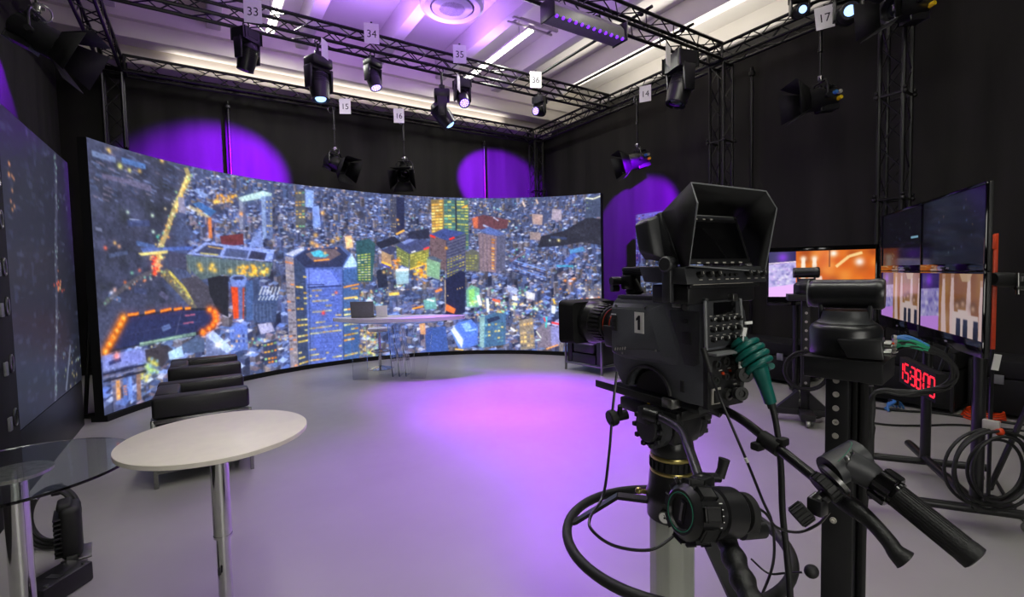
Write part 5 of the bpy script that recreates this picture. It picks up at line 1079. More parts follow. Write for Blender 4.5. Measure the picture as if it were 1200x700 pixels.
# front details and handle
b = B(Matrix.Translation((0, -0.045, 0))); b.tube(spline([(0.0, 0.235, 0.295), (0.0, 0.232, 0.345), (0.0, 0.25, 0.368), (0.0, 0.33, 0.370), (0.0, 0.41, 0.366), (0.0, 0.425, 0.362)], 6), 0.014, 12).tube([(0, 0.40, 0.362), (0, 0.355, 0.300)], 0.012, 10).box((0, 0.33, 0.378), (0.04, 0.19, 0.016), bev=0.006)
hd = b.done('carry_handle', 'rubber', t)
b = B(Matrix.Translation((0, -0.045, 0))); b.box((0.0, 0.40, 0.335), (0.05, 0.05, 0.05), bev=0.008).cyl((-0.02, 0.43, 0.34), (-0.055, 0.435, 0.34), 0.014, n=16).cyl((-0.02, 0.44, 0.315), (-0.045, 0.445, 0.315), 0.012, n=16).tube([(0, 0.40, 0.31), (0, 0.38, 0.29)], 0.02, 10).done('accessory_shoe', 'satin', hd)
# lens
b = B(); zl = 1.318-1.13; fy = (0, 1, 0)
b.lathe([(0, 0), (0.055, 0), (0.057, 0.006), (0.050, 0.03), (0.050, 0.055)], (0, 0.362, zl), fy, 36); b.lathe([(0.046, 0), (0.046, 0.03), (0.058, 0.035), (0.058, 0.04)], (0, 0.40, zl), fy, 36)
ln = b.done('lens', 'satin', t)
b = B(); b.lathe([(0.050, 0), (0.062, 0.003), (0.066, 0.05), (0.069, 0.07), (0.060, 0.072)], (0, 0.44, zl), fy, 40)
for k in range(30): a = 2*PI*k/30; b.box((0.0655*math.cos(a), 0.475, zl+0.0655*math.sin(a)), (0.006, 0.05, 0.006), rot=(0, -math.degrees(a), 0))
b.done('focus_ring', 'grip', ln)
B().ring((0, 0.434, zl), (0, 0.4365, zl), 0.0578, 0.045, 36).ring((0, 0.405, zl), (0, 0.408, zl), 0.0525, 0.045, 36).done('orange_ring', 'orange', ln)
B().ring((0, 0.398, zl), (0, 0.402, zl), 0.0535, 0.045, 36).done('scale_ring', 'steel', ln)
b = B(); b.hexa([(-0.045, 0.385, zl-0.075), (0.0, 0.385, zl-0.075), (0.0, 0.44, zl-0.075), (-0.045, 0.44, zl-0.075), (-0.058, 0.385, zl+0.0), (-0.03, 0.385, zl+0.0), (-0.03, 0.44, zl+0.0), (-0.058, 0.44, zl+0.0)], bev=0.006); b.done('servo_box', 'body2', ln)
b = B(); b.lathe([(0.066, 0), (0.075, 0.015), (0.080, 0.04), (0.080, 0.05)], (0, 0.505, zl), fy, 40); b.done('front_barrel', 'satin', ln)
def rr(w, h, r, n=5):
    P = []
    for cx, cy, a0 in ((w/2-r, h/2-r, 0), (-w/2+r, h/2-r, PI/2), (-w/2+r, -h/2+r, PI), (w/2-r, -h/2+r, 1.5*PI)):
        for k in range(n+1): a = a0+PI/2*k/n; P.append((cx+r*math.cos(a), cy+r*math.sin(a)))
    return P
b = B(); o0 = rr(0.200, 0.150, 0.018); o1 = rr(0.215, 0.162, 0.018); i1 = rr(0.205, 0.152, 0.016)
L0 = [(x, 0.548, zl+z) for x, z in o0]; L1 = [(x, 0.628, zl+z) for x, z in o1]; L2 = [(x, 0.628, zl+z) for x, z in i1]; circ = []
n_ = len(L0)
for x, z in o0: a = math.atan2(z, x); circ.append((0.079*math.cos(a), 0.552, zl+0.0745*math.sin(a)))
i0 = [(x*0.9, 0.565, zl+(z-zl)*0.9 if False else zl+z*0.9) for x, z in [(p[0], p[1]) for p in o0]]
circ2 = [(0.076*math.cos(math.atan2(z, x)), 0.565, zl+0.072*math.sin(math.atan2(z, x))) for x, z in o0]
loops = [[b.bm.verts.new(p) for p in l] for l in (circ, L0, L1, L2, i0, circ2)]
for A_, C_ in zip(loops, loops[1:]+[loops[0]]):
    for k in range(n_): b._face([A_[k], A_[(k+1) % n_], C_[(k+1) % n_], C_[k]])
b.done('lens_hood', 'matt', ln)
B().lathe([(0.074, 0), (0.05, 0.012), (0, 0.017)], (0, 0.553, zl), fy, 36).done('front_element', 'lens', ln)
# viewfinder
VZ = 1.13
def v3(x, y, z): return (x, y, z-VZ)
vf = B().hexa([v3(-0.125, 0.045, 1.515), v3(0.165, 0.035, 1.515), v3(0.165, 0.16, 1.535), v3(-0.125, 0.16, 1.535), v3(-0.125, 0.105, 1.665), v3(0.175, 0.095, 1.665), v3(0.165, 0.165, 1.640), v3(-0.125, 0.165, 1.640)], bev=0.008).done('viewfinder', 'body2', t)
rear = [v3(-0.112, 0.040, 1.508), v3(0.172, 0.030, 1.508), v3(0.182, 0.092, 1.662), v3(-0.122, 0.102, 1.662)]
rear6 = [v3(-0.112, 0.040, 1.508), v3(0.172, 0.030, 1.508), v3(0.178, 0.070, 1.61), v3(0.178, 0.090, 1.660), v3(-0.118, 0.100, 1.660), v3(-0.118, 0.076, 1.61)]
front6 = [v3(-0.150, -0.020, 1.512), v3(0.150, -0.022, 1.492), v3(0.180, -0.036, 1.668), v3(0.150, -0.024, 1.716), v3(-0.120, 0.000, 1.724), v3(-0.155, -0.050, 1.664)]
hb = B(); hb.shell(rear6, front6, 0); hb.done('hood', 'matt', vf, smooth=15, solid=0.003)
eb = B(); eb.tube(front6, 0.0021, 6, closed=True).tube([front6[4], rear6[4]], 0.0016, 6).tube([front6[0], rear6[0]], 0.0016, 6); eb.done('hood_edge', 'grey', vf)
Ms = axes(v3(0.032, 0.033, 1.512), (1, -0.035, 0), (0, 0.055, 0.15))
B(Ms).box((0, 0.075, -0.002), (0.262, 0.138, 0.006), bev=0.002).done('screen_frame', 'black', vf); B(Ms).box((0.005, 0.076, 0.0025), (0.225, 0.112, 0.002)).done('screen', 'darkglass', vf)
b = B(Ms)
for k in range(6): b.box((-0.08+0.033*k, 0.008, 0.0025), (0.012, 0.004, 0.002))
for k in range(4): b.box((-0.07+0.03*k, 0.141, 0.0025), (0.009, 0.004, 0.002))
b.done('screen_marks', 'lightgrey', vf)
cp = B().hexa([v3(-0.148, -0.012, 1.464), v3(0.165, -0.020, 1.464), v3(0.165, 0.16, 1.47), v3(-0.130, 0.16, 1.47), v3(-0.142, 0.002, 1.508), v3(0.170, -0.006, 1.508), v3(0.165, 0.18, 1.515), v3(-0.130, 0.18, 1.515)], bev=0.004).done('viewfinder_controls', 'body2', vf)
b, w = B(), B(); Mc = axes(v3(0.01, -0.0115, 1.486), (1, -0.026, 0), (0, 0.014, 0.044))
for x in (-0.11, -0.075, -0.045, 0.075, 0.105, 0.135): b.cyl(Mc @ Vector((x, 0.002, 0)), Mc @ Vector((x, 0.002, 0.014)), 0.0085, 0.0075, n=14); w.box((x, 0.003, 0.0155), (0.0015, 0.007, 0.001), M=Mc)
for x in (-0.012, 0.008, 0.028): b.box((x, 0.0, 0.003), (0.010, 0.007, 0.006), M=Mc, bev=0.001)
for x in (-0.11, -0.075, -0.045, -0.012, 0.008, 0.028, 0.075, 0.105, 0.135): w.box((x, -0.0115, 0.002), (0.012, 0.002, 0.001), M=Mc)
b.done('viewfinder_knobs', 'rubber', vf); w.done('viewfinder_marking', 'lightgrey', vf)
B().box(v3(0.01, 0.07, 1.437), (0.27, 0.13, 0.052), bev=0.006).box(v3(0.01, 0.0, 1.458), (0.28, 0.012, 0.010), bev=0.002).done('viewfinder_base', 'satin', vf); B().box(v3(0.0, -0.0065, 1.4635), (0.24, 0.002, 0.0025)).done('bright_strip', 'lightgrey', vf)
B().box(v3(0.04, -0.002, 1.424), (0.02, 0.02, 0.02), bev=0.003).done('latch', 'steel', vf)
b = B(); b.cyl(v3(-0.125, 0.06, 1.518), v3(-0.158, 0.055, 1.518), 0.021, n=28, bev=0.004).box(v3(-0.14, 0.06, 1.465), (0.016, 0.03, 0.10), bev=0.004).done('tilt_pivot', 'body2', vf)
b = B(); b.cyl(v3(0.165, 0.06, 1.50), v3(0.20, 0.055, 1.50), 0.018, n=24, bev=0.004).box(v3(0.185, 0.06, 1.465), (0.016, 0.03, 0.07), bev=0.004).done('tilt_pivot', 'body2', vf)
b = B(); b.hexa([v3(-0.155, 0.10, 1.545), v3(-0.125, 0.08, 1.530), v3(-0.125, 0.16, 1.530), v3(-0.155, 0.155, 1.56), v3(-0.16, 0.115, 1.640), v3(-0.125, 0.105, 1.655), v3(-0.125, 0.18, 1.650), v3(-0.16, 0.165, 1.630)], bev=0.006).done('rear_grip', 'body2', vf)
# ------------------------------------------------------------------ teal cable with coiled boot, hanging headset pieces and cables
t = thing('camera_cable', 'teal coiled cable boot with black cable hanging from the camera', 'cable', at_d(880, 420, 1.28)); o_ = Vector(at_d(880, 420, 1.28)); tl = lambda x, y, d: at_d(x, y, d)-o_
pts = []; c0, c1 = tl(870, 400, 1.29), tl(892, 434, 1.25); axd = (c1-c0).normalized(); u = Vector((0.84, -0.54, 0.25)); u = (u-axd*u.dot(axd)).normalized(); v = axd.cross(u)
N = 150
for i in range(N+1):
    k = i/N; r = 0.026+0.010*math.sin(PI*min(1, k*0.9)); a = 2*PI*4.7*k+2.0; pts.append(c0+(c1-c0)*k+(u*math.cos(a)+v*math.sin(a))*r)
B().tube(pts, 0.0085, 10).done('coiled_sleeve', 'green', t)
B().tube([c0+(c1-c0)*(-0.05), c1], [0.016, 0.022], 14).tube(spline([tl(889, 430, 1.25), tl(894, 445, 1.25), tl(903, 472, 1.25)], 6), [0.022, 0.022, 0.0215, 0.021, 0.0205, 0.020, 0.019, 0.018, 0.017, 0.0165, 0.016, 0.0155, 0.015], 14).done('boot', 'green', t)
ck = B(); ck.tube([tl(903, 472, 1.25), tl(905, 478, 1.25)], 0.011, 10); ck.tube(spline([tl(904, 474, 1.25), tl(910, 500, 1.24), tl(915, 545, 1.22), tl(917, 600, 1.2), tl(922, 650, 1.18), tl(926, 700, 1.16), tl(926, 760, 1.15), tl(922, 840, 1.2), tl(935, 900, 1.3)], 8), 0.0078, 10).done('cable', 'rubber', t)
t = thing('headset_earpieces', 'two round black earpieces hanging behind the camera on a white cord', 'headset', at_d(870, 440, 1.27)); o_ = Vector(at_d(870, 440, 1.27)); tl = lambda x, y, d: at_d(x, y, d)-o_
for x, y, r in ((872, 439, 0.021), (867, 461, 0.019)):
    p = tl(x, y, 1.26); n_ = Vector((-0.5, -0.85, 0.1)).normalized(); B().cyl(p-n_*0.014, p+n_*0.006, r, n=26, bev=0.004).ring(p+n_*0.006, p+n_*0.011, r*0.95, r*0.5, 24).cyl(p+n_*0.004, p+n_*0.008, r*0.3).done('earpiece', 'rubber', t)
B().tube([tl(872, 388, 1.27), tl(869, 410, 1.265), tl(868, 432, 1.26)], 0.0022, 6).tube([tl(868, 424, 1.262), tl(868, 432, 1.26)], 0.006, 8).tube([tl(873, 384, 1.27), tl(871, 394, 1.27)], 0.006, 6).done('cord', 'white', t)
B().tube([tl(870, 446, 1.262), tl(869, 455, 1.262)], 0.005, 6).done('link', 'steel', t)
t = thing('thin_cable', 'thin black cable from the camera front looping over the steering ring', 'cable', at_d(722, 440, 1.5), group='thin camera cables'); o_ = Vector(at_d(722, 440, 1.5)); tl = lambda x, y, d: at_d(x, y, d)-o_
B().tube(spline([tl(723, 436, 1.52), tl(718, 480, 1.5), tl(714, 530, 1.46), tl(707, 580, 1.40), tl(692, 606, 1.33), tl(694, 622, 1.27), tl(720, 640, 1.27), tl(760, 645, 1.28), tl(785, 632, 1.30), tl(800, 615, 1.33)], 8), 0.0042, 8).done('cable', 'satin', t)
t = thing('thin_cable', 'thin black cable hanging from the camera rear past the focus control', 'cable', at_d(830, 420, 1.24), group='thin camera cables'); o_ = Vector(at_d(830, 420, 1.24)); tl = lambda x, y, d: at_d(x, y, d)-o_
b = B(); b.tube(spline([tl(824, 410, 1.24), tl(830, 430, 1.23), tl(843, 465, 1.24), tl(860, 505, 1.22), tl(877, 545, 1.2), tl(893, 585, 1.19), tl(905, 615, 1.18), tl(906, 660, 1.2), tl(890, 705, 1.25), tl(870, 760, 1.3)], 8), 0.0035, 8).done('cable', 'satin', t)
B().tube([tl(824, 408, 1.238), tl(832, 436, 1.228)], [0.0075, 0.0095], 10).done('plug', 'rubber', t); B().tube([tl(873.5, 537, 1.2), tl(876, 542, 1.2)], 0.0042, 8).done('white_mark', 'white', t)
t = thing('thin_cable', 'thin black cable running from the zoom control to the pedestal', 'cable', at_d(900, 590, 1.15), group='thin camera cables'); o_ = Vector(at_d(900, 590, 1.15)); tl = lambda x, y, d: at_d(x, y, d)-o_
B().tube(spline([tl(866, 585, 1.12), tl(895, 600, 1.13), tl(910, 618, 1.13), tl(935, 624, 1.12), tl(958, 615, 1.1), tl(972, 600, 1.06)], 8), 0.0032, 8).done('cable', 'satin', t)
# ------------------------------------------------------------------ remote camera on the drilled post
PD = 1.42; pc = at_d(991, 350, PD); PYAW = R(-58); NYAW = R(-80); RV = Vector((math.cos(YAW), -math.sin(YAW), 0)); FV = Vector((math.sin(YAW), math.cos(YAW), 0))
def zpx(y, d, x=991): return at_d(x, y, d).z
def remote_camera(label, base, s=1.0, yaw=PYAW, cables=True):
    """base: centre of the mounting plate top"""
    t = thing('remote_camera', label, 'remote camera', base, yaw, 'remote controlled cameras')
    b = B(); b.lathe([(0, 0), (0.104*s, 0), (0.106*s, 0.004), (0.106*s, 0.085*s), (0.100*s, 0.098*s), (0.088*s, 0.108*s), (0, 0.108*s)], n=48)
    b.done('base', 'satin', t)
    cb = B().hexa([(0.02*s, -0.135*s, 0.004), (0.115*s, -0.125*s, 0.004), (0.115*s, 0.0, 0.004), (0.02*s, 0.0, 0.004), (-0.01*s, -0.130*s, 0.062*s), (0.108*s, -0.118*s, 0.066*s), (0.108*s, 0.0, 0.066*s), (-0.01*s, 0.0, 0.062*s)], bev=0.004).done('connector_box', 'satin', t)
    if cables:
        w = B()
        for k, (y, z) in enumerate(((-0.10, 0.045), (-0.075, 0.045), (-0.05, 0.045), (-0.10, 0.022), (-0.075, 0.022), (-0.05, 0.022), (-0.025, 0.03))): w.cyl((0.113*s, y, z), (0.130*s, y, z), 0.007, n=12)
        w.done('sockets', 'steel', cb); B().ball((0.117, -0.112, 0.052), 0.003, 6).done('orange_lamp', 'orange', cb)
    b = B(); b.lathe([(0.088*s, 0.106*s), (0.076*s, 0.118*s), (0.074*s, 0.135*s), (0.070*s, 0.150*s), (0, 0.150*s)], n=40)
    for sg in (-1, 1): b.hexa([(sg*0.074*s, -0.03*s, 0.12*s), (sg*0.060*s, -0.03*s, 0.12*s), (sg*0.060*s, 0.03*s, 0.12*s), (sg*0.074*s, 0.03*s, 0.12*s), (sg*0.078*s, -0.03*s, 0.2*s), (sg*0.066*s, -0.03*s, 0.2*s), (sg*0.066*s, 0.03*s, 0.2*s), (sg*0.078*s, 0.03*s, 0.2*s)], bev=0.003)
    b.done('neck', 'body2', t)
    h = B(); h.lathe([(0, -0.108*s), (0.040*s, -0.108*s), (0.047*s, -0.102*s), (0.049*s, -0.09*s), (0.049*s, 0.075*s), (0.052*s, 0.082*s), (0.052*s, 0.100*s), (0.046*s, 0.108*s), (0, 0.108*s)], (0, 0, 0.207*s), (1, 0, 0.0), 40)
    hd = h.done('head', 'satin', t); B().lathe([(0.047*s, -0.1095*s), (0.049*s, -0.1095*s), (0.049*s, -0.106*s), (0.047*s, -0.106*s)], (0, 0, 0.207*s), (1, 0, 0), 40).done('rim', 'grey', hd)
    B().cyl((0.0, 0.03*s, 0.207*s), (0.0, 0.075*s, 0.207*s), 0.036*s, n=32, bev=0.004).done('lens_barrel', 'body2', hd); B().lathe([(0.03*s, 0), (0.015*s, 0.006*s), (0, 0.008*s)], (0, 0.0752*s, 0.207*s), (0, 1, 0), 24).done('lens', 'lens', hd)
    return t
ptop = zpx(415, PD); plate = Vector((pc.x, pc.y, ptop))
post = thing('camera_post', 'drilled black post carrying the nearer remote camera', 'camera stand', (pc.x, pc.y, 0), NYAW)
B().box((0.014, -0.02, ptop-0.032), (0.19, 0.17, 0.06), bev=0.004).box((0.014, -0.02, ptop-0.003), (0.194, 0.174, 0.004)).done('top_plate', 'black', post)
b = B(); b.box((-0.012, 0.0, 0.62), (0.060, 0.062, 2*(ptop-0.062-0.62)), bev=0.004); b.done('inner_post', 'black', post)
for x in (0.022, 0.040): B().box((x+0.006, 0.02, 0.60), (0.012, 0.055, 2*(ptop-0.062-0.60)), bev=0.002).done('cable_channel', 'matt', post)
zs = zpx(536, PD)
B().box((-0.006, 0.0, (zs+0.05)/2), (0.080, 0.084, zs-0.05), bev=0.004).done('outer_post', 'black', post)
B().box((0, 0, 0.03), (0.36, 0.09, 0.05), bev=0.006).box((0, 0, 0.03), (0.09, 0.36, 0.05), bev=0.006).done('foot_cross', 'black', post)
for y in (433, 450, 467, 484, 501, 518):
    z = zpx(y, PD-0.04, 985); B().ring((-0.014, -0.0312, z), (-0.014, -0.034, z), 0.0085, 0.0035, 18).cyl((-0.014, -0.0306, z), (-0.014, -0.0312, z), 0.0036).done('bolt', 'lightgrey', post)
z = zpx(624, PD-0.05, 980); B().cyl((-0.014, -0.042, z), (-0.014, -0.046, z), 0.009, n=16).ball((-0.014, -0.048, z), (0.005, 0.003, 0.005), 8).done('bolt', 'lightgrey', post)
remote_camera('nearer remote camera with cylindrical head and cables plugged in behind', plate+Vector((0, 0, 0.001)), 0.86, R(-74))
# its cable loom
t = thing('cable_loom', 'bundle of black blue and green cables curving from the nearer remote camera', 'cable loom', at_d(1050, 405, 1.38)); o_ = Vector(at_d(1050, 405, 1.38)); tl = lambda x, y, d: at_d(x, y, d)-o_
rl = random.Random(3)
for k in range(9):
    y0 = 395+2.2*k; j = lambda a: rl.uniform(-a, a)
    P = [tl(1046, y0, 1.375+0.004*k), tl(1062+j(3), 397+j(4)+k*1.2, 1.37), tl(1086+j(3), 404+j(3)+k, 1.37), tl(1108+j(3), 420+j(4), 1.38), tl(1119+j(4), 436+j(3), 1.4), tl(1112+j(5), 450+j(4), 1.42), tl(1090+j(4), 458+j(3), 1.45), tl(1062+j(3), 461+j(3), 1.48), tl(1035+j(2), 458+j(2), 1.5), tl(1020+j(1.5), 470+j(2), 1.52), tl(1019+j(1.5), 520, 1.54), tl(1016+j(1.5), 580, 1.55)]
    b = B(); b.tube(spline(P, 7), 0.0042, 7); cbl = b.done('cable', 'rubber', t)
    cm = ('blue', 'blue', 'mint', 'mint', 'mint', None, 'mint', None, None)[k]
    if cm: B().tube(spline(P[:4], 7)[:15], 0.0047, 7).done('coloured_tail', cm, cbl)
    B().tube([P[0], P[0]+(P[1]-P[0])*0.25], 0.0065, 8).done('plug', 'steel' if k % 2 else 'lightgrey', cbl)
t = thing('post_cable', 'black sleeved cable hanging beside the drilled post', 'cable', at_d(1020, 460, 1.6)); o_ = Vector(at_d(1020, 460, 1.6)); tl = lambda x, y, d: at_d(x, y, d)-o_
B().tube(spline([tl(1020, 452, 1.6), tl(1022, 480, 1.6), tl(1018, 510, 1.6), tl(1017, 540, 1.6), tl(1012, 600, 1.6), tl(1010, 660, 1.6), tl(1008, 760, 1.6), tl(1006, 852, 1.6)], 6), [0.010]*10+[0.016]*12+[0.011]*21, 10).done('sleeve', 'rubber', t)
# ------------------------------------------------------------------ farther remote camera on its rolling stand
fc = on_z(943, 494); fd = 4.6
pt2 = at_d(945, 345, fd).z
st = thing('rolling_stand', 'drilled black rolling stand of the farther remote camera', 'camera stand', (fc.x, fc.y, 0), PYAW)
B().box((0, 0, pt2-0.03), (0.32, 0.24, 0.06), bev=0.004).done('top_plate', 'black', st)
B().box((0, 0, (pt2+0.10)/2-0.03), (0.075, 0.08, pt2-0.16), bev=0.004).done('upright', 'black', st)
for k in range(9): z = pt2-0.18-0.085*k; B().cyl((0, -0.041, z), (0, -0.044, z), 0.013, n=12).done('bolt', 'lightgrey', st)
b = B(); b.box((0, 0, 0.10), (0.52, 0.10, 0.06), bev=0.006).box((0, 0, 0.10), (0.12, 0.50, 0.06), bev=0.006)
for s in (-1, 1): b.hexa([(s*0.04-0.02, -0.04, 0.13), (s*0.22-0.02, -0.04, 0.13), (s*0.22-0.02, 0.04, 0.13), (s*0.04-0.02, 0.04, 0.13), (s*0.03-0.02, -0.04, 0.30), (s*0.05-0.02, -0.04, 0.30), (s*0.05-0.02, 0.04, 0.30), (s*0.03-0.02, 0.04, 0.30)])
b.done('foot_frame', 'black', st)
for x, y in ((-0.24, 0), (0.24, 0), (0, 0.22), (0, -0.22)): B().cyl((x-0.012, y, 0.037), (x+0.012, y, 0.037), 0.037, n=20).box((x, y, 0.062), (0.036, 0.05, 0.03), bev=0.004).done('caster', 'steel', st)
remote_camera('farther remote camera standing before the wall monitor', Vector((fc.x, fc.y, pt2+0.001)), 1.0, PYAW, cables=False)
t = thing('cable_coil', 'black cable coil hung on the farther drilled stand', 'cable coil', (fc.x, fc.y, 0.62), PYAW)
b = B()
for k in range(4): b.tube(arc((0.0, -0.06-0.008*k, -0.11+0.01*(k % 2)), 0.19-0.012*(k % 3), 0, 2*PI, 36, (1, 0, 0), (0, 0, 1))[:-1], 0.009, 6, closed=True)
b.done('loops', 'rubber', t); B().box((0, -0.055, 0.08), (0.03, 0.05, 0.05), bev=0.004).done('hook', 'satin', t)
# ------------------------------------------------------------------ monitors
def hands_picture(w, h, part=0):
    cv = Canvas(w, h, (170, 112, 60)); rg = np.random.default_rng(20+part); cv.rg = rg
    for _ in range(70): cv.raw_dot(rg.uniform(0, w), rg.uniform(0, h), rg.uniform(6, 16), [(186, 140, 76), (150, 92, 56), (196, 156, 104), (128, 78, 60)][rg.integers(4)], 0.5)
    x1 = w*0.34
    cv.raw_poly([(0, 0), (x1, 0), (x1, h), (0, h)], (170, 160, 220))
    for _ in range(120): q = rg.uniform(0, x1), rg.uniform(h*0.28, h); cv.raw_dot(q[0], q[1], rg.uniform(1.5, 4), [(230, 224, 250), (140, 130, 210), (190, 180, 236), (110, 100, 180)][rg.integers(4)], 0.7)
    cv.raw_poly([(0, 0), (x1, 0), (x1, h*0.26), (0, h*0.30)], (52, 34, 110)); cv.raw_dot(x1*0.45, h*0.13, h*0.11, (130, 50, 230), 1); cv.raw_poly([(0, h*0.82), (x1, h*0.74), (x1, h), (0, h)], (214, 150, 250))
    sk = (232, 200, 196)
    for ax_, hh in ((0.42, 0.10), (0.56, 0.08), (0.80, 0.10), (0.97, 0.20)):
        x = ax_*w; cv.raw_poly([(x-w*0.020, h*hh), (x+w*0.020, h*hh), (x+w*0.034, h*0.6), (x+w*0.055, h), (x-w*0.030, h), (x-w*0.036, h*0.5)], sk)
        for f in range(4): cv.raw_poly([(x-w*0.022+f*w*0.011, h*hh+2), (x-w*0.016+f*w*0.011, h*hh+2), (x-w*0.018+f*w*0.014, h*hh-h*0.09), (x-w*0.023+f*w*0.014, h*hh-h*0.09)], sk)
    for bx, by in ((0.64, 0.50), (0.72, 0.46), (0.86, 0.52)): cv.raw_dot(w*bx, h*by, h*0.075, (96, 66, 50), 1); cv.raw_dot(w*bx, h*(by+0.02), h*0.05, (216, 170, 140), 0.9); cv.raw_poly([(w*(bx-0.07), h*(by+0.12)), (w*(bx+0.07), h*(by+0.12)), (w*(bx+0.08), h), (w*(bx-0.08), h)], (228, 206, 200))
    for bx in (0.66, 0.76, 0.90): cv.raw_poly([(w*(bx-0.03), h*0.72), (w*(bx+0.03), h*0.72), (w*(bx+0.035), h), (w*(bx-0.035), h)], (40, 44, 64))
    cv.raw_poly([(w*0.66, 0), (w*0.84, 0), (w*0.80, h*0.13), (w*0.70, h*0.13)], (222, 190, 150), 0.8); cv.blur(1); return cv
def dark_picture(w, h, sd):
    cv = Canvas(w, h, (9, 9, 13)); rg = np.random.default_rng(sd); cv.rg = rg
    for _ in range(40): q = rg.uniform(0, w), rg.uniform(0, h); cv.raw_poly([(q[0], q[1]), (q[0]+rg.uniform(4, 16), q[1]+1), (q[0]+10, q[1]+rg.uniform(2, 6)), (q[0], q[1]+3)], [(16, 17, 26), (20, 22, 34), (12, 12, 18)][rg.integers(3)], 0.7)
    for _ in range(12): cv.raw_dot(rg.uniform(w*0.3, w), rg.uniform(h*0.1, h*0.95), rg.uniform(0.7, 1.4), [(70, 80, 80), (90, 70, 40), (50, 60, 90)][rg.integers(3)], 0.8)
    cv.raw_poly([(w*0.76, h*0.50), (w*0.92, h*0.50), (w*0.92, h*0.53), (w*0.76, h*0.53)], (110, 150, 170)) if sd == 2 else None
    return cv
K['multipic'] = screen_mat('lit_monitor_picture', 1.0, 0.12); K['dimpic'] = screen_mat('angled_monitor_picture', 0.55, 0.12, spec=0.4); K['darkpic'] = screen_mat('nearly_dark_monitor_picture', 1.0, 0.08)
def monitor(label, origin, u, w, h, cv, m, group=None, bez=(0.012, 0.012, 0.014, 0.05), depth=0.022):
    """origin: lower left corner as seen from the front; u: unit vector to the right as seen from the front; bez: left, right, top, bottom"""
    u = Vector(u).normalized(); yaw = math.atan2(u.y, u.x); t = thing('monitor', label, 'monitor', origin, yaw, group)
    b = B(); b.box((w/2, depth/2+0.004, h/2), (w, depth, h), bev=0.005).box((w/2, depth+0.008, h*0.45), (w*0.6, 0.02, h*0.5), bev=0.006); b.done('casing', 'black', t)
    l, r, tp, bt = bez; f = B()
    f.box((w/2, 0.0, bt/2), (w, 0.012, bt), bev=0.001).box((w/2, 0.0, h-tp/2), (w, 0.012, tp), bev=0.001).box((l/2, 0.0, h/2), (l, 0.012, h-0.004), bev=0.001).box((w-r/2, 0.0, h/2), (r, 0.012, h-0.004), bev=0.001); f.done('bezel', 'darkglass', t)
    cv.mesh('screen', lambda a, c: Vector((l+(w-l-r)*a, 0.001, h-tp+(bt-h+tp)*c)), m, t)
    B().box((w/2, -0.007, bt*0.4), (0.035, 0.002, 0.010)).done('badge', 'grey', t)
    return t
TR, TL = Vector((3.785, 0.82, 0))*0.9, Vector((5.38, 1.88, 0))*0.9; uT = (TR-TL).normalized(); mw = (TR-TL).length/2
zb0, mh = 1.008, 0.452; GM = 'monitors on the rolling rack'
hp = hands_picture(150, 84, 0)
monitor('lower monitor nearer us, showing raised hands', TR-uT*mw+Vector((0, 0, zb0)), uT, mw-0.003, mh, hands_picture(150, 84, 1), K['dimpic'], GM, bez=(0.004, 0.010, 0.010, 0.085))
monitor('lower monitor farther from us, showing raised hands beside the remote camera', TL+Vector((0, 0, zb0)), uT, mw-0.003, mh, hp, K['dimpic'], GM, bez=(0.010, 0.004, 0.010, 0.085))
monitor('upper monitor nearer us, almost dark', TR-uT*mw+Vector((0, 0, zb0+mh+0.006)), uT, mw-0.003, mh+0.01, dark_picture(110, 62, 1), K['darkpic'], GM, bez=(0.004, 0.010, 0.012, 0.040))
monitor('upper monitor farther from us, almost dark', TL+Vector((0, 0, zb0+mh+0.006)), uT, mw-0.003, mh+0.01, dark_picture(110, 62, 2), K['darkpic'], GM, bez=(0.010, 0.004, 0.012, 0.040))
nT = Vector((uT.y, -uT.x, 0))          # front of the monitors (towards the stage)
if nT.dot(Vector((-1, 1, 0))) < 0: nT = -nT
back = -nT
# rolling rack that carries them
ra = Vector((3.70, 0.82, 0)); rbp = Vector((4.26, 1.20, 0)); ryaw = math.atan2(uT.y, uT.x)
rk = thing('monitor_rack', 'black rolling rack carrying the four stacked monitors', 'monitor stand', (0, 0, 0))
off = back*0.082
b0, b1 = on_z(1018, 602, 0.10), on_z(1199, 628, 0.10); fdir = (b1-b0).normalized()
for p, l0, l1 in ((TR-uT*0.245, (b0-Vector((3.66, 0.806, 0))).length, (b1-Vector((3.66, 0.806, 0))).length), (TR-uT*0.98, 0.42, 0.35)):
    q = p+off; B().tube([(q.x, q.y, 0.10), (q.x, q.y, 1.86)], 0.030, 14).done('upright', 'satin', rk)
    a_, c_ = q-fdir*l0, q+fdir*l1; B().tube([(a_.x, a_.y, 0.105), (c_.x, c_.y, 0.105)], 0.026, 10).done('foot_bar', 'satin', rk)
    for e in (a_+fdir*0.05, c_-fdir*0.06):
        cs = B(); cs.cyl((e.x-0.013, e.y, 0.036), (e.x+0.013, e.y, 0.036), 0.036, n=20).box((e.x, e.y, 0.070), (0.034, 0.05, 0.03), bev=0.004).done('caster', 'steel', rk)
p, q = TR-uT*0.2+off, TR-uT*1.3+off
B().tube([(p.x, p.y, 0.13), (q.x, q.y, 0.13)], 0.028, 10).done('lower_rail', 'satin', rk)
for z in (1.2, 1.7): B().tube([(p.x, p.y, z), (q.x, q.y, z)], 0.02, 8).done('screen_rail', 'satin', rk)
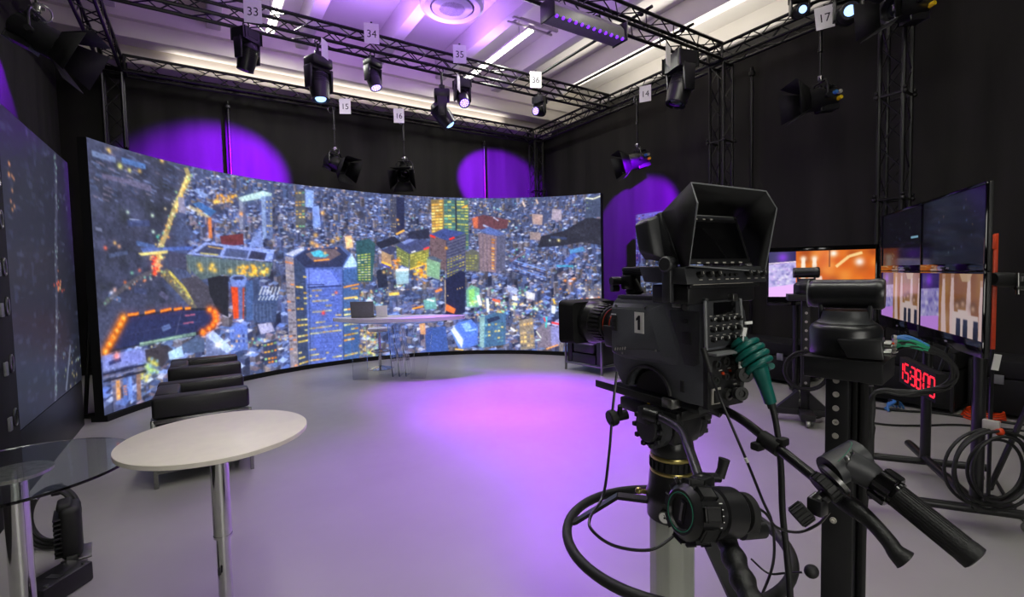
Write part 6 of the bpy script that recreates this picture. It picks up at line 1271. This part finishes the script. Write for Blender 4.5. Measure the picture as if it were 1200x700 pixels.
# red digital clock hung under the farther lower monitor
K['digit'] = glow('red_clock_digit', (255, 30, 50), 1.6)
ck0 = at_d(1053, 431, 3.42)+Vector((0.0, 0.0, -0.01)); wck, hck = 0.62, 0.18
t = thing('digital_clock', 'red digital clock reading 15:38:00 under the stacked monitors', 'clock', ck0, ryaw)
ca = B().box((wck/2, 0.03, 0), (wck, 0.05, hck), bev=0.004).done('casing', 'matt', t)
SEG = {'0': 'abcdef', '1': 'bc', '3': 'abgcd', '5': 'afgcd', '8': 'abcdefg'}
def seg_digit(b, ch, x, s):
    w, h, k = 0.30*s, 0.5*s, 0.055*s
    for c in SEG[ch]:
        cx, cz, hor = {'a': (0, h, 1), 'g': (0, 0, 1), 'd': (0, -h, 1), 'f': (-w, h/2, 0), 'b': (w, h/2, 0), 'e': (-w, -h/2, 0), 'c': (w, -h/2, 0)}[c]
        if hor: b.box((x+cx, 0.003, cz), (2*w-k*1.4, 0.003, k*1.7))
        else: b.box((x+cx, 0.003, cz), (k*1.7, 0.003, h-k*1.4))
xp = 0.05
for ch in '15:38:00':
    b = B()
    if ch == ':': b.box((xp-0.012, 0.003, 0.022), (0.014, 0.003, 0.014)).box((xp-0.012, 0.003, -0.022), (0.014, 0.003, 0.014)); xp += 0.028
    else: seg_digit(b, ch, xp+(0.004 if ch != '1' else -0.01), 0.118); xp += 0.093
    b.done('digit', K['digit'], ca)
for xx in (0.1, 0.5): B().tube([(xx, 0.06, 0.08), (xx, 0.10, 0.24)], 0.010, 8).done('bracket', 'satin', t)
# wide monitor on the far wall
ml, mr = at_d(899, 357, 5.55), at_d(1029, 347, 5.15); mlv = Vector((ml.x, ml.y, 0)); mrv = Vector((mr.x, mr.y, 0)); um = (mrv-mlv).normalized(); mwid = (mrv-mlv).length
zt, zbm = at_d(899, 291, 5.55).z, at_d(899, 358, 5.55).z
cvm = Canvas(170, 84, (226, 110, 30)); cvm.rg = np.random.default_rng(2); rg = cvm.rg
for _ in range(60): cvm.raw_dot(rg.uniform(50, 170), rg.uniform(0, 84), rg.uniform(5, 12), [(236, 130, 40), (210, 86, 24), (244, 160, 70), (160, 70, 30)][rg.integers(4)], 0.6)
cvm.raw_poly([(0, 0), (46, 0), (46, 84), (0, 84)], (196, 186, 236)); cvm.raw_poly([(0, 0), (46, 0), (46, 20), (0, 24)], (46, 40, 96)); cvm.raw_dot(24, 11, 9, (120, 40, 210))
for _ in range(110): cvm.raw_dot(rg.uniform(0, 46), rg.uniform(24, 64), rg.uniform(1.2, 3), [(250, 246, 255), (150, 146, 210), (220, 190, 250), (120, 110, 180)][rg.integers(4)], 0.7)
cvm.raw_poly([(0, 66), (46, 60), (46, 84), (0, 84)], (240, 190, 255)); cvm.line((0, 22), (46, 19), 2, (255, 235, 250))
for x in (58, 76): cvm.raw_poly([(x-3, 14), (x+3, 14), (x+5, 84), (x-5, 84)], (255, 236, 214)); cvm.raw_dot(x, 14, 5, (255, 236, 214))
cvm.raw_poly([(66, 46), (88, 46), (92, 84), (62, 84)], (246, 214, 200)); cvm.raw_dot(77, 40, 8, (110, 60, 40)); cvm.path([(110, 30), (130, 12), (150, 6)], 5, (255, 220, 150), 0.9); cvm.raw_dot(146, 22, 7, (255, 240, 230)); cvm.raw_dot(106, 6, 6, (255, 250, 235)); cvm.line((100, 0), (100, 30), 1.5, (90, 40, 20)); cvm.blur(1)
monitor('wide monitor before the right wall behind the remote cameras', Vector((mlv.x, mlv.y, zbm)), um, mwid, zt-zbm, cvm, K['multipic'], None, bez=(0.014, 0.03, 0.05, 0.10))
mc_ = (mlv+mrv)/2; nm = Vector((-um.y, um.x, 0)); nm = nm if nm.dot(mc_) > 0 else -nm
ms = thing('monitor_stand', 'black floor stand holding the wide monitor', 'monitor stand', mc_+nm*0.14, math.atan2(um.y, um.x))
for s in (-0.22, 0.22): B().tube([(s, 0, 0.06), (s, 0, zt-0.1)], 0.03, 12).done('upright', 'satin', ms); B().tube([(s, -0.35, 0.06), (s, 0.35, 0.06)], 0.028, 10).done('foot_bar', 'satin', ms)
B().tube([(-0.22, 0, 0.5), (0.22, 0, 0.5)], 0.02, 8).tube([(-0.22, 0, zbm+0.3), (0.22, 0, zbm+0.3)], 0.02, 8).done('cross_bar', 'satin', ms)
for s in (-0.22, 0.22):
    for y in (-0.33, 0.33): B().cyl((s-0.012, y, 0.03), (s+0.012, y, 0.03), 0.03, n=16).done('caster', 'steel', ms)
# cable coil with orange tie on the rack upright
q = TR-uT*0.10+off; cpos = at_d(1158, 548, 2.66)
t = thing('cable_coil', 'large black cable coil hung with an orange tie on the rack upright', 'cable coil', cpos); b = B()
for k in range(6): b.tube(arc(RV*(0.012*(k % 3)-0.01)+FV*(-0.012*k)+Vector((0, 0, 0.01*(k % 2))), (0.235, 0.225, 0.18, 0.22, 0.24, 0.20)[k], 0, 2*PI, 44, RV*(1, 0.9, 0.85, 0.95, 1.0, 0.8)[k], Vector((0, 0, 0.92)))[:-1], 0.0085, 7, closed=True)
b.done('loops', 'rubber', t); B().ball(RV*0.015+Vector((0, 0, 0.215))-FV*0.04, (0.022, 0.022, 0.022), 10).done('tie_ball', 'orange', t); B().box(RV*0.0+Vector((0, 0, 0.24))-FV*0.01, (0.03, 0.07, 0.06), bev=0.005).done('tie', 'lightgrey', t)
# orange upright rod with a tag
rd = 2.95; rz0 = on_z(1163, 600)
rp_ = at_d(1164, 340, rd); t = thing('orange_rod', 'thin orange upright rod with a flat head beside the monitor rack', 'rod', (rp_.x, rp_.y, 0), PYAW)
zr0, zr1 = at_d(1164, 410, rd).z, at_d(1164, 274, rd).z; B().box((0.005, 0, (zr0+zr1)/2), (0.022, 0.012, zr1-zr0), bev=0.002).done('shaft', 'orange', t); B().tube([(0.005, 0, 0.01), (0.005, 0, zr0)], 0.011, 8).done('lower_pole', 'satin', t); B().box((-0.01, 0, at_d(1164, 284, rd).z), (0.042, 0.016, 0.09), bev=0.004).done('head', 'orange', t)
B().lathe([(0, 0), (0.13, 0), (0.13, 0.012), (0.03, 0.024), (0, 0.024)], n=28).done('foot', 'black', t); B().box((0.02, -0.012, at_d(1166, 425, rd).z), (0.035, 0.004, 0.10), rot=(0, 8, 0)).done('tag', 'white', t)
# lamp arm reaching in from the right, on a tripod
ad = 2.9; tp = at_d(1228, 330, ad); t = thing('lens_arm', 'black cylinder with chrome clamp reaching in at the right edge', 'support arm', (tp.x, tp.y, 0))
o_ = Vector((tp.x, tp.y, 0)); tl = lambda x, y, d: at_d(x, y, d)-o_
b = B(); b.tube([tl(1163, 327, ad), tl(1166, 327, ad), tl(1176, 328, ad), tl(1190, 328, ad), tl(1228, 329, ad)], [0.036, 0.040, 0.046, 0.042, 0.036], 20).done('barrel', 'rubber', t)
b = B(); b.tube([tl(1193, 320, ad-0.05), tl(1193, 345, ad-0.05)], 0.010, 10).box(tl(1195, 327, ad-0.04), (0.05, 0.04, 0.03), bev=0.005).tube([tl(1190, 338, ad-0.05), tl(1199, 338, ad-0.05)], 0.012, 10).done('clamp', 'steel', t)
zt_ = tl(1228, 329, ad).z
B().tube([(0, 0, 0.45), (0, 0, zt_+0.06)], 0.018, 10).done('pole', 'satin', t)
foot = on_z(1160, 575)-o_; 
for a in (0, 2*PI/3, -2*PI/3):
    f_ = Matrix.Rotation(a, 3, 'Z') @ Vector((foot.x, foot.y, 0)); B().tube([(f_.x, f_.y, 0.02), (0, 0, 0.85)], 0.016, 8).ball((f_.x, f_.y, 0.02), 0.02, 8).done('tripod_leg', 'satin', t)
# ------------------------------------------------------------------ cases and cables along the right wall
for lab, x, y, w, d, h, yw in (('low black equipment case against the right wall behind the wide monitor stand', 6.55, 3.6, 0.6, 1.1, 0.52, 0.0), ('black equipment case against the right wall behind the digital clock', 6.5, 2.05, 0.6, 1.0, 0.62, 0.0), ('black equipment case at the right edge beyond the cable coil', 6.75, 0.95, 0.6, 1.1, 0.55, -0.03)):
    t = thing('equipment_case', lab, 'case', (x, y, 0), yw, 'equipment cases along the right wall')
    B().box((0, 0, h*0.36+0.02), (w, d, h*0.62), bev=0.012).done('body', 'matt', t); B().box((0, 0, h*0.84+0.02), (w, d, h*0.30), bev=0.012).done('lid', 'matt', t)
    for sx in (-1, 1):
        for sy in (-1, 1): B().box((sx*(w/2-0.012), sy*(d/2-0.012), h*0.5+0.015), (0.03, 0.03, h*0.94), bev=0.004).done('edge_trim', 'satin', t)
    for yy in (-0.3, 0.3): B().box((-w/2-0.006, yy*d, h*0.69), (0.014, 0.08, 0.09), bev=0.003).done('latch', 'grey', t)
def floor_cable(label, pts, r, m, group='cables on the floor'):
    P = [on_z(x, y, r) for x, y in pts]; o = P[0]; t = thing('floor_cable', label, 'cable', o, 0, group)
    B().tube(spline([p-o for p in P], 8), r, 8).done('cable', m, t)
floor_cable('black cable lying on the floor between the remote camera post and the rack', [(1006, 493), (1040, 498), (1080, 499), (1120, 498), (1170, 502), (1215, 507)], 0.010, 'rubber')
floor_cable('upper black cable on the floor under the monitor rack', [(1010, 476), (1050, 481), (1095, 484), (1140, 490), (1200, 498)], 0.012, 'rubber')
floor_cable('black cable curving out at the lower right edge', [(1165, 560), (1180, 585), (1195, 605), (1215, 622)], 0.010, 'rubber')
floor_cable('loose black cable beside the farther stand', [(955, 470), (963, 476), (966, 485), (957, 490), (948, 486)], 0.010, 'rubber')
t = thing('cable_coil', 'orange cable coil on the floor behind the rack upright', 'cable coil', on_z(1152, 490)); b = B()
for k in range(4): b.tube([(0.20*math.cos(a)*(1-0.06*k)+0.02*k, 0.15*math.sin(a)*(1-0.05*k), 0.011+0.018*k) for a in np.linspace(0, 2*PI, 37)[:-1]], 0.010, 7, closed=True)
b.done('loops', 'orange', t); B().box((0.2, 0, 0.035), (0.03, 0.03, 0.06), bev=0.004).done('tie', 'satin', t)
q = on_z(1047, 470, 0.1); t = thing('cable_bundle', 'small bundle of blue cables before the equipment cases', 'cable bundle', (q.x, q.y, 0)); b = B()
for k in range(4): b.tube(spline([(-0.12+0.02*k, 0.02*k, 0.012), (-0.05, 0.03-0.02*k, 0.07+0.01*k), (0.04, 0.02*k-0.03, 0.09), (0.12, 0.03*k-0.05, 0.012)], 6), 0.011, 6)
b.done('cables', 'blue', t); B().box((0.0, 0.0, 0.085), (0.03, 0.09, 0.05), bev=0.005).done('tie', 'satin', t)
# ------------------------------------------------------------------ lighting
W = bpy.data.worlds.new('studio_air'); SC.world = W; W.use_nodes = True
W.node_tree.nodes['Background'].inputs['Color'].default_value = (0.9, 0.92, 1.0, 1); W.node_tree.nodes['Background'].inputs['Strength'].default_value = 0.05
K['tube'] = glow('fluorescent_tube', (255, 250, 238), 14.0)
def strip_light(label, x, y0, y1, z=5.5, pw=62, upw=40):
    t = thing("ceiling_strip_light", label, 'ceiling light', (x, (y0+y1)/2, z), 0, 'fluorescent strips under the ceiling'); L = y1-y0
    B().prism([(-0.07, 0.0), (-0.05, 0.05), (0.05, 0.05), (0.07, 0.0)], L, axes((0, L/2, 0), (1, 0, 0), (0, 0, 1))).done('housing', 'lightgrey', t)
    for s in (-1, 1): B().tube([(s*0.035, -L/2+0.03, -0.016), (s*0.035, L/2-0.03, -0.016)], 0.014, 8).done('tube', K['tube'], t)
    for s in (-1, 1): B().tube([(0, s*L*0.35, 0.05), (0, s*L*0.35, ZC-z)], 0.006, 6).done('suspension_rod', 'steel', t)
    A = bpy.data.lights.new('strip_light_lamp', 'AREA'); A.shape = 'RECTANGLE'; A.size = 0.14; A.size_y = L; A.energy = pw*L; A.color = (0.98, 1.0, 0.88)
    o = bpy.data.objects.new('strip_light_lamp', A); COL.objects.link(o); o.location = (x, (y0+y1)/2, z-0.05)
    U = bpy.data.lights.new('added_strip_fill', 'AREA'); U.shape = 'RECTANGLE'; U.size = 0.10; U.size_y = L; U.energy = upw*L; U.color = (1.0, 0.955, 0.9)  # added upward lamp over the closed housing, brightens the ceiling
    o = bpy.data.objects.new('added_strip_fill', U); COL.objects.link(o); o.location = (x, (y0+y1)/2, z+0.07); o.rotation_euler = (PI, 0, 0)
strip_light('fluorescent strip lying beyond the tag 35', 4.72, 6.5, 9.0, pw=34, upw=1)
strip_light('fluorescent strip above the tag 33', 1.12, 7.4, 8.8, pw=42, upw=1)
strip_light('fluorescent strip over the white table', 0.9, 1.4, 3.9, pw=24, upw=5)
strip_light('fluorescent strip over the studio camera', 4.72, 1.4, 3.9, pw=6, upw=10)
strip_light('added unseen fluorescent strip over the camera operator', 0.9, -1.9, 0.6, pw=24, upw=4)  # unseen strip added behind the camera to light the gear
strip_light('added unseen fluorescent strip over the monitor rack', 4.72, -1.9, 0.6, pw=10, upw=5)  # second added strip out of view, front light for the right side
# added glowing panel with a frame behind the camera, lights the foreground gear
K['fill_glow'] = glow('added_fill_panel_glow', (255, 252, 244), 5.0)
wf = B().box((0.2, YF+0.05, 2.62), (2.1, 0.08, 0.07), bev=0.006).box((0.2, YF+0.05, 0.98), (2.1, 0.08, 0.07), bev=0.006).box((-0.815, YF+0.05, 1.8), (0.07, 0.08, 1.6), bev=0.006).box((1.215, YF+0.05, 1.8), (0.07, 0.08, 1.6), bev=0.006).box((0.2, YF+0.05, 1.8), (0.05, 0.07, 1.6), bev=0.006).done('fill_panel_frame', 'lightgrey'); struct(wf)
B().box((0.2, YF+0.045, 1.8), (1.98, 0.02, 1.58)).done('fill_pane', K['fill_glow'], wf)
V = (0.33, 0.02, 1.0); VW = (0.24, 0.0, 1.0)
spot('wash_lamp', (2.32, 7.1, 4.3), (2.9, 5.4, 0), 1900, V, 42, 0.9); spot('wash_lamp', (3.82, 7.05, 4.3), (3.3, 4.5, 0), 2500, V, 40, 0.9); spot('wash_lamp', (5.3, 7.2, 4.4), (3.5, 4.0, 0), 2100, V, 42, 0.9)
spot('wash_lamp', (4.15, 4.45, 4.45), (2.1, 3.3, 0), 1500, V, 46, 0.9)
spot('wall_lamp', (1.75, 8.1, 4.1), (0.5, 10.2, 3.3), 11500, VW, 52, 0.6); spot('wall_lamp', (4.05, 8.1, 4.2), (6.1, 10.2, 3.75), 11500, VW, 34, 0.35)
spot('wall_lamp', (6.0, 4.9, 3.8), (7.7, 7.3, 2.3), 7500, VW, 44, 0.35); lp = on_x(0, 118, -1.75); spot('wall_lamp', (-1.0, lp.y-0.6, 4.6), lp, 1400, VW, 36, 0.3)
def ceiling_fill(x, y, sx, sy, e, col):  # added area lamps above the trusses, brighten and tint the ceiling
    U = bpy.data.lights.new('added_ceiling_fill', 'AREA'); U.shape = 'RECTANGLE'; U.size = sx; U.size_y = sy; U.energy = e; U.color = col
    o = bpy.data.objects.new('added_ceiling_fill', U); COL.objects.link(o); o.location = (x, y, 5.12); o.rotation_euler = (PI, 0, 0)
ceiling_fill(7.2, 6.0, 0.25, 4.5, 62, (1.0, 0.95, 0.84)); ceiling_fill(3.0, 9.84, 6.5, 0.25, 16, (1.0, 0.93, 0.9)); ceiling_fill(2.6, 7.24, 4.0, 0.25, 90, (0.45, 0.2, 1.0)); ceiling_fill(2.6, 4.74, 4.0, 0.25, 90, (0.45, 0.2, 1.0))
VS = SC.view_settings; VS.view_transform = 'Standard'; VS.look = 'None'; VS.gamma = 1.0; VS.use_curve_mapping = False; VS.exposure = 0.0
